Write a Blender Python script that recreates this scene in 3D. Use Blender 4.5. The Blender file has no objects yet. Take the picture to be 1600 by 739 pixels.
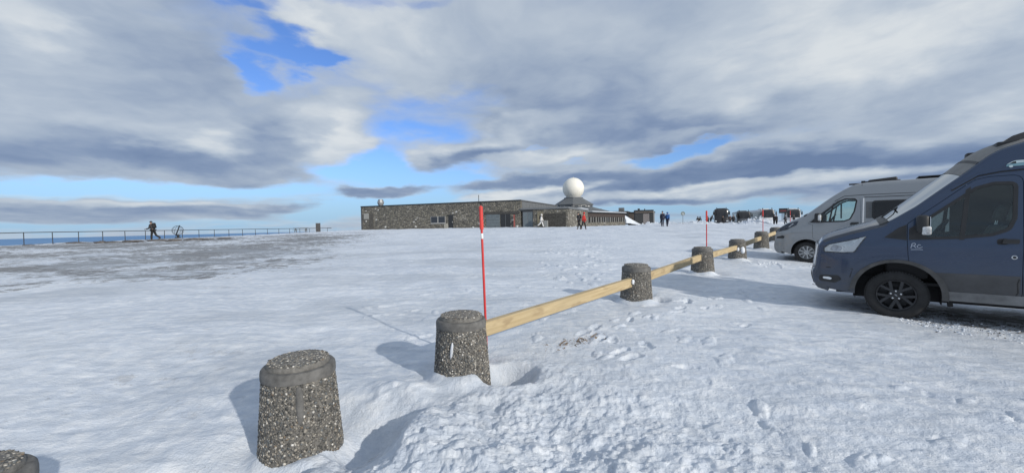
import bpy, bmesh, math, random
import numpy as np
from mathutils import Vector, Matrix
from mathutils.geometry import delaunay_2d_cdt

S = bpy.context.scene
COL = S.collection
rnd = random.Random(7)
R = math.radians

# ------------------------------------------------------------------ camera
EYE = 1.6
cam_data = bpy.data.cameras.new('camera')
cam_data.sensor_width = 36.0
cam_data.lens = 36.0 * 620.0 / 1600.0
cam_data.clip_start = 0.05
cam_data.clip_end = 90000.0
cam = bpy.data.objects.new('camera', cam_data)
COL.objects.link(cam)
cam.matrix_world = Matrix.Translation((0, 0, EYE)) @ Matrix.Rotation(R(90 - 1.80), 4, 'X') @ Matrix.Rotation(R(-1.06), 4, 'Z')
S.camera = cam

# ------------------------------------------------------------------ light
SUN_AZ, SUN_EL = 135.0, 23.5          # degrees clockwise from the view axis (+Y), height
sun_dir = Vector((math.sin(R(SUN_AZ)) * math.cos(R(SUN_EL)), math.cos(R(SUN_AZ)) * math.cos(R(SUN_EL)), math.sin(R(SUN_EL))))
sun_data = bpy.data.lights.new('sun', 'SUN')
sun_data.energy = 3.2
sun_data.angle = R(1.0)
sun_data.color = (1.0, 0.93, 0.82)
sun = bpy.data.objects.new('sun', sun_data)
COL.objects.link(sun)
sun.rotation_euler = (-sun_dir).to_track_quat('-Z', 'Y').to_euler()
S.view_settings.view_transform = 'Standard'
S.view_settings.look = 'None'
S.view_settings.exposure = 0.08
S.view_settings.gamma = 1.0

# ------------------------------------------------------------------ sky: Nishita blue behind a procedural cloud deck
# azimuth, elevation, half-size az, half-size el, tilt (all degrees), change of cover, change of brightness
CLOUDS = [
    (-26.5,22.5,20.0,11.2,0,-0.4,0), (-9.6,15.6,22.9,6.2,4,-0.1,0), (-16.0,7.3,19.2,6.7,0,-0.25,0), (-28.9,20.9,7.0,3.2,4,-0.85,0), (-32.7,17.8,2.9,1.9,0,-0.8,0),
    (-25.2,19.9,3.0,1.5,0,-0.6,0), (-30.0,24.7,8.3,1.4,0,-0.45,0), (-23.4,26.9,9.3,1.8,0,-0.5,0), (-12.4,28.3,7.9,1.6,0,-0.35,0), (-8.7,15.8,16.3,4.1,5,-0.55,0),
    (-14.1,13.3,10.4,1.9,0,-0.3,0), (-18.4,9.4,6.9,3.9,0,-0.6,0), (-14.3,6.9,15.6,3.5,0,-0.85,0), (-13.9,3.1,18.3,1.9,0,-0.8,0), (-41.9,4.4,25.3,1.3,1,-0.95,0),
    (-50.6,3.7,6.7,0.9,0,-0.4,0), (-25.3,2.5,10.2,2.8,0,-0.8,0), (23.6,9.1,9.9,1.5,5,-1.3,0), (3.9,11.0,4.7,0.8,12,-0.6,0), (9.3,8.8,5.4,0.7,8,-0.4,0),
    (25.8,1.6,21.3,1.7,0,-0.7,0), (36.6,1.4,10.7,1.1,0,-0.4,0), (-41.5,0.6,26.4,1.0,0,-0.5,0), (-3.6,4.7,5.5,1.4,0,-0.3,0), (-46.0,8.2,15.4,3.3,-2,0.5,-0.28),
    (-36.3,7.4,17.1,2.5,-4,0.5,-0.22), (-30.5,10.3,6.2,3.6,15,0.2,-0.25), (-48.0,1.9,16.2,1.3,-1,0.85,-0.24), (-37.6,2.1,13.0,1.1,-4,0.5,-0.2), (-30.0,2.9,7.3,0.7,3,0.6,-0.3),
    (-43.0,15.7,11.1,7.6,0,0.3,-0.12), (-36.4,20.9,8.1,5.6,0,0.2,-0.15), (-18.6,4.4,9.3,0.9,2,0.95,-0.4), (-8.9,9.0,9.5,1.9,10,0.5,-0.3), (-3.4,10.5,8.3,1.7,8,0.4,-0.3),
    (18.0,15.8,23.8,7.9,0,0.45,-0.14), (9.4,14.4,20.2,4.9,0,0.4,-0.16), (24.4,11.5,18.4,3.5,3,0.4,-0.32), (-3.2,19.3,16.6,5.5,0,0.2,-0.1), (4.7,6.1,20.7,1.5,3,0.9,-0.45),
    (27.3,5.6,28.4,2.7,5,0.9,-0.55), (43.1,5.2,19.2,3.4,5,0.7,-0.45), (50.7,5.3,8.9,3.5,5,0.5,-0.25), (25.9,3.4,19.1,1.1,3,0.8,-0.4), (48.3,11.2,11.6,5.1,5,0.4,-0.12),
    (18.8,2.5,7.5,0.7,0,0.5,-0.3), (28.0,0.9,13.0,0.7,0,0.4,-0.2), (-50.1,19.2,6.3,3.6,0,0.3,0.25), (-47.4,17.2,7.6,3.8,-15,0.3,0.12), (-49.5,13.6,5.8,3.6,-20,0.2,0.1),
    (-41.1,11.6,9.4,3.5,-15,0.3,0.15), (-38.5,9.5,5.9,1.7,5,0.3,0.24), (-25.4,13.8,9.1,3.8,25,0.6,0.2), (-26.5,24.2,6.7,2.7,-20,0.5,0.22), (-22.4,11.7,7.1,3.8,20,0.5,0.3),
    (-17.2,23.3,15.2,6.6,-20,0.3,0.18), (35.3,18.1,24.0,9.0,5,0.4,0.26), (46.2,17.0,14.6,5.8,5,0.3,0.14), (28.8,23.6,25.6,4.9,0,0.3,0.08), (48.4,8.0,10.4,2.4,8,0.4,0.24),
    (-1.6,12.2,20.8,2.1,14,0.5,0.2), (7.5,10.2,16.3,1.6,10,0.5,0.22), (29.5,4.0,27.3,1.2,2,0.6,0.85), (2.9,4.3,15.2,1.0,6,0.6,0.38), (0.1,2.8,16.6,1.1,2,0.3,0.2),
    (18.0,10.7,16.3,1.3,6,0.5,0.2), (-31.2,7.6,5.1,1.9,0,0.2,0.1), (-40.9,2.9,12.7,0.5,0,0.3,0.3), (-46.6,3.6,10.5,0.4,0,0.2,0.2),
]
SKY_STRENGTH = 0.10
world = bpy.data.worlds.new('World')
S.world = world
world.use_nodes = True
nt = world.node_tree
nt.nodes.clear()


class N:
    """small helper to wire node trees"""
    def __init__(s, tree):
        s.t = tree
    def new(s, typ, **kw):
        n = s.t.nodes.new(typ)
        for k, v in kw.items():
            setattr(n, k, v)
        return n
    def link(s, a, b):
        s.t.links.new(a, b)
    def put(s, sock, v):
        if isinstance(v, bpy.types.NodeSocket):
            s.link(v, sock)
        else:
            sock.default_value = v
    def m(s, op, a, b=0.0, c=0.0, clamp=False):
        n = s.new('ShaderNodeMath', operation=op, use_clamp=clamp)
        s.put(n.inputs[0], a); s.put(n.inputs[1], b); s.put(n.inputs[2], c)
        return n.outputs[0]
    def v(s, op, a, b=(0, 0, 0), scale=None):
        n = s.new('ShaderNodeVectorMath', operation=op)
        s.put(n.inputs[0], a); s.put(n.inputs[1], b)
        if scale is not None:
            s.put(n.inputs['Scale'], scale)
        return n.outputs[0]
    def xyz(s, x, y, z=0.0):
        n = s.new('ShaderNodeCombineXYZ')
        s.put(n.inputs[0], x); s.put(n.inputs[1], y); s.put(n.inputs[2], z)
        return n.outputs[0]
    def sep(s, v):
        n = s.new('ShaderNodeSeparateXYZ'); s.put(n.inputs[0], v)
        return n.outputs
    def noise(s, vec, scale, detail=4.0, rough=0.5, dist=0.0, col=False):
        n = s.new('ShaderNodeTexNoise')
        if vec is not None: s.put(n.inputs['Vector'], vec)
        s.put(n.inputs['Scale'], scale); s.put(n.inputs['Detail'], detail)
        s.put(n.inputs['Roughness'], rough); s.put(n.inputs['Distortion'], dist)
        return n.outputs['Color' if col else 'Fac']
    def ramp(s, f, stops):
        n = s.new('ShaderNodeValToRGB'); s.put(n.inputs[0], f)
        e = n.color_ramp.elements
        while len(e) < len(stops): e.new(0.5)
        for i, (p, c) in enumerate(stops):
            e[i].position = p; e[i].color = tuple(c) + (1.0,) if len(c) == 3 else c
        return n.outputs[0]
    def mapr(s, v, a, b, c=0.0, d=1.0, smooth=False):
        n = s.new('ShaderNodeMapRange', interpolation_type='SMOOTHSTEP' if smooth else 'LINEAR')
        s.put(n.inputs[0], v)
        for i, k in enumerate((a, b, c, d)): s.put(n.inputs[i + 1], k)
        return n.outputs[0]
    def mix(s, f, a, b, mode='MIX'):
        n = s.new('ShaderNodeMix', data_type='RGBA', blend_type=mode)
        s.put(n.inputs[0], f); s.put(n.inputs[6], a); s.put(n.inputs[7], b)
        return n.outputs[2]


def build_sky():
    n = N(nt)
    out = n.new('ShaderNodeOutputWorld')
    bg = n.new('ShaderNodeBackground')
    bg.inputs['Strength'].default_value = SKY_STRENGTH
    n.link(bg.outputs[0], out.inputs[0])
    sky = n.new('ShaderNodeTexSky', sky_type='NISHITA', sun_disc=False)
    sky.sun_elevation = R(SUN_EL)
    sky.sun_rotation = R(SUN_AZ)
    sky.air_density = 1.0; sky.dust_density = 0.6; sky.ozone_density = 2.0
    sky.altitude = 300
    d = n.new('ShaderNodeTexCoord').outputs['Generated']
    dx, dy, dz = n.sep(d)
    az = n.m('MULTIPLY', n.m('ARCTAN2', dx, dy), 57.2958)
    el = n.m('MULTIPLY', n.m('ARCSINE', dz), 57.2958)
    up = n.m('MAXIMUM', dz, 0.0)
    # flat cloud layer seen in perspective
    k = n.m('DIVIDE', 1.0, n.m('ADD', up, 0.19))
    P = n.xyz(n.m('MULTIPLY', dx, k), n.m('MULTIPLY', dy, k), 0.0)
    W1 = n.noise(P, 1.3, 4, 0.55, col=True)
    Pw = n.v('ADD', P, n.v('SCALE', n.v('SUBTRACT', W1, (0.5, 0.5, 0.5)), scale=0.6))
    f1 = n.noise(Pw, 1.8, 7, 0.49)
    off = n.v('ADD', Pw, (0.07, -0.07, 0.0))
    f2 = n.noise(off, 1.8, 6, 0.49)
    f3 = n.noise(n.v('ADD', P, (7.3, 2.1, 0)), 0.9, 5, 0.5)
    fine = n.noise(Pw, 8.0, 6, 0.6, 0.2)
    # ragged placement of the larger masses and openings
    A = n.xyz(n.m('MULTIPLY', az, 0.06), n.m('MULTIPLY', el, 0.16), 0.0)
    wc = n.v('SUBTRACT', n.noise(A, 1.6, 6, 0.52, col=True), (0.5, 0.5, 0.5))
    amp = n.mapr(el, 0.0, 14.0, 0.22, 1.0)
    wv = n.v('MULTIPLY', wc, n.xyz(16.0, n.m('MULTIPLY', amp, 9.0), 0.0))
    AE = n.v('ADD', n.xyz(az, el, 0.0), wv)
    cov = 0.0; shade = 0.0
    for (a, e, sa, se, rot, c, s) in CLOUDS:
        mp = n.new('ShaderNodeMapping', vector_type='TEXTURE')
        n.link(AE, mp.inputs[0])
        mp.inputs['Location'].default_value = (a, e, 0)
        mp.inputs['Rotation'].default_value = (0, 0, R(rot))
        mp.inputs['Scale'].default_value = (sa, se, 1)
        g = n.new('ShaderNodeTexGradient', gradient_type='SPHERICAL')
        n.link(mp.outputs[0], g.inputs[0])
        f = n.mapr(g.outputs['Fac'], 0.0, 0.75, smooth=True)
        if c: cov = n.m('MULTIPLY_ADD', f, c, cov)
        if s: shade = n.m('MULTIPLY_ADD', f, s, shade)
    base = n.mapr(el, 0.0, 9.0, 0.52, 1.0)
    dens = n.m('ADD', n.m('ADD', base, cov), n.m('MULTIPLY', n.m('SUBTRACT', f1, 0.5), 1.5))
    dens = n.m('MULTIPLY_ADD', n.m('SUBTRACT', fine, 0.5), 0.30, dens)
    stk = n.noise(n.v('ADD', n.xyz(n.m('MULTIPLY', az, 0.035), n.m('MULTIPLY', el, 0.55), 0.0), n.v('SCALE', wc, scale=0.5)), 1.6, 6, 0.55)
    dens = n.m('MULTIPLY_ADD', n.m('MULTIPLY', n.m('SUBTRACT', stk, 0.42), n.mapr(el, 1.0, 9.0, 1.9, 0.0)), 1.0, dens)
    mask = n.mapr(dens, -0.05, 1.02, 0.0, 0.98, smooth=True)
    sh = n.m('MULTIPLY_ADD', n.m('SUBTRACT', f3, 0.5), 0.34, n.m('ADD', shade, 0.62))
    sh = n.m('MULTIPLY_ADD', n.m('SUBTRACT', f1, f2), 0.8, sh)
    sh = n.m('MULTIPLY_ADD', n.m('SUBTRACT', fine, 0.5), 0.16, sh)
    sh = n.m('MULTIPLY_ADD', n.m('SUBTRACT', 1.0, mask), 0.22, sh)
    ccol = n.ramp(sh, [(0.0, (0.145, 0.21, 0.35)), (0.28, (0.225, 0.297, 0.435)), (0.52, (0.35, 0.422, 0.53)), (0.78, (0.48, 0.545, 0.625)), (1.0, (0.66, 0.70, 0.73))])
    ccol = n.v('SCALE', ccol, scale=1.0 / SKY_STRENGTH)
    # pale humid air along the horizon
    hz = n.mapr(el, -1.0, 11.0, 0.85, 0.0, smooth=True)
    blue = n.mix(1.0, sky.outputs[0], (0.80, 1.05, 1.55, 1), 'MULTIPLY')
    skyc = n.mix(hz, blue, (2.9, 4.9, 7.1, 1))
    n.link(n.mix(mask, skyc, ccol), bg.inputs['Color'])

build_sky()

# ------------------------------------------------------------------ helpers
def tag(o, label=None, cat=None, group=None, kind=None):
    if label: o['label'] = label
    if cat: o['category'] = cat
    if group: o['group'] = group
    if kind: o['kind'] = kind
    return o

def empty(name, loc=(0, 0, 0), rz=0.0, label=None, cat=None, group=None):
    o = bpy.data.objects.new(name, None)
    o.empty_display_size = 0.2
    o.location = loc
    o.rotation_euler = (0, 0, rz)
    COL.objects.link(o)
    return tag(o, label, cat, group)

def mo(name, verts, faces, mat, parent=None, smooth=None):
    me = bpy.data.meshes.new(name)
    me.from_pydata([tuple(v) for v in verts], [], [tuple(f) for f in faces])
    return link(name, me, mat, parent, smooth)

def link(name, me, mat, parent=None, smooth=None):
    if mat is not None:
        for m in (mat if isinstance(mat, (list, tuple)) else [mat]): me.materials.append(m)
    if smooth is not None and len(me.polygons):
        me.polygons.foreach_set('use_smooth', [True] * len(me.polygons))
        me.set_sharp_from_angle(angle=R(smooth))
    me.update()
    o = bpy.data.objects.new(name, me)
    COL.objects.link(o)
    if parent is not None: o.parent = parent
    return o

def bmo(name, bm, mat, parent=None, smooth=None):
    bmesh.ops.recalc_face_normals(bm, faces=bm.faces[:])
    me = bpy.data.meshes.new(name)
    bm.to_mesh(me); bm.free()
    return link(name, me, mat, parent, smooth)

def add_box(bm, x0, x1, y0, y1, z0, z1, bevel=0.0, seg=2):
    vs = [bm.verts.new(p) for p in ((x0, y0, z0), (x1, y0, z0), (x1, y1, z0), (x0, y1, z0), (x0, y0, z1), (x1, y0, z1), (x1, y1, z1), (x0, y1, z1))]
    fs = [bm.faces.new([vs[i] for i in f]) for f in ((3, 2, 1, 0), (4, 5, 6, 7), (0, 1, 5, 4), (1, 2, 6, 5), (2, 3, 7, 6), (3, 0, 4, 7))]
    if bevel > 0:
        es = list({e for f in fs for e in f.edges})
        bmesh.ops.bevel(bm, geom=es, offset=bevel, segments=seg, affect='EDGES', profile=0.5, clamp_overlap=True)
    return vs

def box(name, x0, x1, y0, y1, z0, z1, mat, parent=None, bevel=0.0, seg=2):
    bm = bmesh.new(); add_box(bm, x0, x1, y0, y1, z0, z1, bevel, seg)
    return bmo(name, bm, mat, parent, 35 if bevel else None)

def add_tube(bm, pts, r, seg=8, cap=True):
    pts = [Vector(p) for p in pts]
    rs = r if isinstance(r, (list, tuple)) else [r] * len(pts)
    rings = []
    prev = None
    for i, p in enumerate(pts):
        t = (pts[min(i + 1, len(pts) - 1)] - pts[max(i - 1, 0)]).normalized()
        if prev is None:
            a = t.orthogonal().normalized()
        else:
            a = (prev - t * prev.dot(t)).normalized()
        prev = a
        b = t.cross(a)
        rings.append([bm.verts.new(p + (a * math.cos(k * 2 * math.pi / seg) + b * math.sin(k * 2 * math.pi / seg)) * rs[i]) for k in range(seg)])
    for i in range(len(rings) - 1):
        for k in range(seg):
            bm.faces.new((rings[i][k], rings[i][(k + 1) % seg], rings[i + 1][(k + 1) % seg], rings[i + 1][k]))
    if cap:
        bm.faces.new(rings[0][::-1]); bm.faces.new(rings[-1])

def tube(name, pts, r, mat, parent=None, seg=8):
    bm = bmesh.new(); add_tube(bm, pts, r, seg)
    return bmo(name, bm, mat, parent, 50)

def add_lathe(bm, prof, seg=32, axis='Z', center=(0, 0, 0), jitter=0.0):
    """prof: list of (radius, height) along the axis"""
    c = Vector(center)
    rings = []
    for (r, h) in prof:
        ring = []
        for k in range(seg):
            a = 2 * math.pi * k / seg
            u, w = r * math.cos(a), r * math.sin(a)
            p = {'Z': (u, w, h), 'Y': (u, h, w), 'X': (h, u, w)}[axis]
            ring.append(bm.verts.new(c + Vector(p)))
        rings.append(ring)
    for i in range(len(rings) - 1):
        for k in range(seg):
            bm.faces.new((rings[i][k], rings[i][(k + 1) % seg], rings[i + 1][(k + 1) % seg], rings[i + 1][k]))
    if prof[0][0] > 1e-6: bm.faces.new(rings[0][::-1])
    if prof[-1][0] > 1e-6: bm.faces.new(rings[-1])
    bmesh.ops.remove_doubles(bm, verts=bm.verts[:], dist=1e-6)

def lathe(name, prof, mat, parent=None, seg=32, axis='Z', center=(0, 0, 0), smooth=40):
    bm = bmesh.new(); add_lathe(bm, prof, seg, axis, center)
    return bmo(name, bm, mat, parent, smooth)

def children(o):
    return [c for c in COL.objects if c.parent == o]

def copy_tree(o, parent=None):
    c = o.copy(); COL.objects.link(c)
    c.parent = parent
    for ch in children(o): copy_tree(ch, c)
    return c

def vnoise(x, y, seed=0):
    """vectorised gradient noise, about -1..1"""
    xi = np.floor(x).astype(np.int64); yi = np.floor(y).astype(np.int64)
    xf = x - xi; yf = y - yi
    def g(ix, iy, fx, fy):
        h = (ix * 374761393 + iy * 668265263 + seed * 1442695041) & 0xFFFFFFFF
        h = ((h ^ (h >> 13)) * 1274126177) & 0xFFFFFFFF
        h = h ^ (h >> 16)
        a = (h & 0xFFFF) * (2 * math.pi / 65536.0)
        return np.cos(a) * fx + np.sin(a) * fy
    u = xf * xf * xf * (xf * (xf * 6 - 15) + 10); v = yf * yf * yf * (yf * (yf * 6 - 15) + 10)
    n00 = g(xi, yi, xf, yf); n10 = g(xi + 1, yi, xf - 1, yf)
    n01 = g(xi, yi + 1, xf, yf - 1); n11 = g(xi + 1, yi + 1, xf - 1, yf - 1)
    return 1.5 * ((n00 * (1 - u) + n10 * u) * (1 - v) + (n01 * (1 - u) + n11 * u) * v)

def fbm(x, y, oct=4, seed=0, gain=0.5, lac=2.03):
    r = 0; a = 1.0
    for i in range(oct):
        r = r + a * vnoise(x, y, seed + i * 17); x = x * lac + 3.7; y = y * lac - 1.3; a *= gain
    return r

def sstep(a, b, x):
    t = np.clip((x - a) / (b - a), 0, 1)
    return t * t * (3 - 2 * t)

# ------------------------------------------------------------------ materials
MATS = {}
def mat(name, col, rough=0.6, metal=0.0, var=0.12, scale=6.0, bump=0.0, bscale=40.0, spec=0.5, coat=0.0, detail=5.0):
    if name in MATS: return MATS[name]
    m = bpy.data.materials.new(name); m.use_nodes = True
    n = N(m.node_tree)
    b = m.node_tree.nodes['Principled BSDF']
    co = n.new('ShaderNodeTexCoord').outputs['Object']
    f = n.noise(co, scale, detail, 0.6)
    lo = tuple(max(0, c * (1 - 2 * var)) for c in col) + (1,); hi = tuple(min(1, c * (1 + 2 * var)) for c in col) + (1,)
    n.link(n.mix(n.mapr(f, 0.25, 0.75), lo, hi), b.inputs['Base Color'])
    n.put(b.inputs['Roughness'], n.mapr(f, 0.25, 0.75, max(0.02, rough - 0.08), min(1, rough + 0.08)))
    b.inputs['Metallic'].default_value = metal
    b.inputs['Specular IOR Level'].default_value = spec
    b.inputs['Coat Weight'].default_value = coat
    b.inputs['Coat Roughness'].default_value = 0.12
    if bump:
        bp = n.new('ShaderNodeBump'); bp.inputs['Distance'].default_value = 0.01; bp.inputs['Strength'].default_value = bump
        n.link(n.noise(co, bscale, 4, 0.6), bp.inputs['Height'])
        n.link(bp.outputs[0], b.inputs['Normal'])
    MATS[name] = m
    return m

def glass(name, tint=(0.75, 0.82, 0.84), opacity=0.0, rough=0.03, base=(0.02, 0.025, 0.03), mirror=0.93):
    """thin pane: mirrors by Fresnel, otherwise lets tinted light through; dirt film by opacity"""
    if name in MATS: return MATS[name]
    m = bpy.data.materials.new(name); m.use_nodes = True
    t = m.node_tree; t.nodes.clear(); n = N(t)
    out = n.new('ShaderNodeOutputMaterial')
    tr = n.new('ShaderNodeBsdfTransparent'); tr.inputs[0].default_value = tint + (1,)
    gl = n.new('ShaderNodeBsdfGlossy'); gl.inputs['Roughness'].default_value = rough; gl.inputs[0].default_value = (mirror * .97, mirror, mirror * 1.02, 1)
    df = n.new('ShaderNodeBsdfDiffuse'); df.inputs[0].default_value = base + (1,)
    fr = n.new('ShaderNodeFresnel'); fr.inputs[0].default_value = 1.52
    co = n.new('ShaderNodeTexCoord').outputs['Object']
    film = n.m('MULTIPLY', n.mapr(n.noise(co, 3.0, 5, 0.6), 0.3, 0.75, 0.6, 1.3), opacity, clamp=True)
    mx = n.new('ShaderNodeMixShader'); n.put(mx.inputs[0], film); n.link(tr.outputs[0], mx.inputs[1]); n.link(df.outputs[0], mx.inputs[2])
    m2 = n.new('ShaderNodeMixShader'); n.link(fr.outputs[0], m2.inputs[0]); n.link(mx.outputs[0], m2.inputs[1]); n.link(gl.outputs[0], m2.inputs[2])
    n.link(m2.outputs[0], out.inputs[0])
    MATS[name] = m
    return m

def snow_material(name='snow', use_attr=True):
    m = bpy.data.materials.new(name); m.use_nodes = True
    n = N(m.node_tree); b = m.node_tree.nodes['Principled BSDF']
    geo = n.new('ShaderNodeNewGeometry'); p = geo.outputs['Position']
    big = n.noise(p, 0.35, 5, 0.55)
    med = n.noise(p, 7.0, 6, 0.6)
    fin = n.noise(p, 55.0, 4, 0.65)
    stretched = n.v('MULTIPLY', p, (0.9, 2.6, 1.0))
    st = n.noise(stretched, 2.2, 6, 0.62, 0.4)
    col = n.mix(n.mapr(big, 0.3, 0.7), (0.53, 0.59, 0.685, 1), (0.70, 0.75, 0.82, 1))
    col = n.mix(n.mapr(med, 0.42, 0.72), col, (0.80, 0.825, 0.86, 1))
    if use_attr:
        at = n.new('ShaderNodeAttribute', attribute_name='grit').outputs['Fac']
        s2 = n.noise(n.v('MULTIPLY', p, (1.7, 1.5, 1.0)), 2.2, 5, 0.65, 0.3)
        s3 = n.noise(n.v('MULTIPLY', p, (0.30, 0.50, 1.0)), 1.5, 7, 0.72, 0.5)
        g = n.m('ADD', n.m('MULTIPLY_ADD', n.m('SUBTRACT', s3, 0.5), 2.6, n.m('MULTIPLY', n.m('SUBTRACT', st, 0.5), 2.2)), n.m('ADD', n.m('MULTIPLY', n.m('SUBTRACT', s2, 0.5), 2.4), n.m('MULTIPLY', n.m('SUBTRACT', fin, 0.5), 1.2)))
        dm = n.mapr(n.m('ADD', g, at), 0.55, 0.95, smooth=True)
        col = n.mix(n.mapr(st, 0.35, 0.62, 0.35, 0.0), col, (0.33, 0.38, 0.45, 1))
        gc = n.mix(n.mapr(fin, 0.35, 0.65), (0.07, 0.07, 0.07, 1), (0.22, 0.217, 0.215, 1))
        dm = n.m('MULTIPLY', dm, n.mapr(at, 0.05, 0.40, 0.0, 0.85))
        col = n.mix(dm, col, gc)
        ice = n.new('ShaderNodeAttribute', attribute_name='ice').outputs['Fac']
        col = n.mix(n.m('MULTIPLY', ice, 0.8), col, (0.36, 0.395, 0.44, 1))
        n.put(b.inputs['Roughness'], n.mapr(ice, 0.0, 1.0, 0.62, 0.42))
    else:
        b.inputs['Roughness'].default_value = 0.6
    n.link(col, b.inputs['Base Color'])
    b.inputs['Specular IOR Level'].default_value = 0.3
    h = n.m('ADD', n.m('MULTIPLY', st, 1.2), n.m('ADD', n.m('MULTIPLY', fin, 0.55), n.m('MULTIPLY', med, 0.9)))
    bp = n.new('ShaderNodeBump'); bp.inputs['Distance'].default_value = 0.022; bp.inputs['Strength'].default_value = 0.9
    n.link(h, bp.inputs['Height']); n.link(bp.outputs[0], b.inputs['Normal'])
    return m

SNOW = snow_material()
SNOW_PLAIN = snow_material('snow_plain', False)

# ------------------------------------------------------------------ terrain
CTRL = np.array([
    (0, 0, 0), (0, 2.5, -.03), (-2.77, 1.93, -.2), (-1.66, 3.03, -.09), (-.55, 4.12, .05), (2.3, 7.35, .15), (5.06, 10.58, .21), (7.87, 13.8, .24), (10.7, 17, .34), (13.5, 20.3, .45),
    (5.79, 5.97, .045), (7.2, 3.0, .0), (9.75, 13.1, .13), (12.4, 10.3, .1), (7.7, 43, .89), (-33, 36.5, .66), (-41.8, 34, .49), (-38, 43.4, .66), (-34.7, 51, .7), (-32, 57, .82), (-30, 62, .93),
    (-25, 66, 1.06), (1.2, 56, 1.12), (7.5, 53.6, 1.06), (12.9, 67.7, .95), (23.6, 85, .86), (18.5, 48, .97), (42, 80, .55), (59.7, 85, .42), (28, 65, 1.02), (-39.6, 47, .62),
    (8, 1, .0), (-6, 4, .02), (-14, 14, .22), (-25, 25, .45), (0, 14, .24), (0, 25, .55), (20, 12, .08), (0, -10, -.1), (-20, 0, -.05), (25, 3, .0), (32, 30, .5), (-60, 30, .1), (0, 100, .8),
    (-38, 85, .72), (100, 100, .2), (-90, 50, -.4), (0, -80, -.6), (80, 10, -.3), (80, 60, .3)], float)

def _fit():
    P = CTRL[:, :2]
    d = np.linalg.norm(P[:, None] - P[None], axis=2)
    K = np.where(d > 0, d * d * np.log(d + 1e-9), 0) + np.eye(len(P)) * 0.3
    A = np.block([[K, np.c_[np.ones(len(P)), P]], [np.c_[np.ones(len(P)), P].T, np.zeros((3, 3))]])
    return np.linalg.solve(A, np.r_[CTRL[:, 2], 0, 0, 0])
_TPS = _fit()

def base_z(x, y):
    x = np.asarray(x, float); y = np.asarray(y, float)
    r = np.full(x.shape, _TPS[-3]) + _TPS[-2] * x + _TPS[-1] * y
    for i, (cx, cy, _) in enumerate(CTRL):
        d2 = (x - cx) ** 2 + (y - cy) ** 2
        r = r + _TPS[i] * 0.5 * d2 * np.log(d2 + 1e-12)
    return r

POSTS = [(-2.77, 1.93, .43), (-1.66, 3.03, .615), (-.55, 4.12, .685), (2.29, 7.35, .825), (5.08, 10.58, .905), (7.84, 13.8, .935), (10.69, 17.0, 1.09), (13.5, 20.3, 1.19)]   # x, y, height of top
ROW = np.array((.656, .755)); OUT = np.array((.755, -.656))       # along the row of stone posts, and towards the parking bays
MOUNDS = [(33.2, 72, .85, 2.6, 1.5), (28.0, 67, .35, 2.2, 1.2), (36.4, 72.5, .55, 2.0, 1.3), (42.2, 74.5, .8, 2.4, 1.5), (43.6, 72, 1.0, 1.9, 1.4), (45.3, 72, .95, 2.0, 1.5), (46.9, 73, .8, 2.0, 1.3), (49, 74, .75, 2.5, 1.5),
          (52, 74, .7, 2.5, 1.5), (55, 75, .9, 2.6, 1.6), (27.4, 80, .7, 1.5, 1.2), (29.2, 79, .45, 1.4, 1.0), (33, 83, 1.0, 3.2, 1.8), (39.2, 75.5, .45, 1.5, 1.0), (60, 78, 1.0, 4.0, 2.0), (7.9, 12.4, .13, .55, .35), (8.5, 11.9, .10, .5, .3)]

def prints():
    r = random.Random(3); L = []
    for k in range(46):                                              # walkers along the parking side of the rail
        t = rnd_t = r.uniform(1.2, 6.8)
        s = r.gauss(.95, .45)
        x = POSTS[2][0] + ROW[0] * t + OUT[0] * s; y = POSTS[2][1] + ROW[1] * t + OUT[1] * s
        L.append((x, y, r.gauss(R(46), .35), r.choice((-.030, -.024, .018)), r.uniform(.10, .16)))
    for k in range(120):                                             # raised, wind-scoured prints on the open field
        y = r.uniform(9, 24)
        x = r.gauss(.17 * y, .055 * y)
        L.append((x, y, r.gauss(R(60), .5), r.choice((.03, .022)), r.uniform(.12, .22)))
    for k in range(60):
        y = r.uniform(5, 16); x = r.uniform(-.38 * y, .3 * y)
        L.append((x, y, r.gauss(R(30), .5), .02, r.uniform(.1, .2)))
    for k in range(26):
        L.append((r.uniform(-.4, 4.2), r.uniform(2.4, 3.8), r.uniform(0, 3), r.choice((-.012, .016, .02)), r.uniform(.06, .13)))
    return L
PRINTS = prints()

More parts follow.
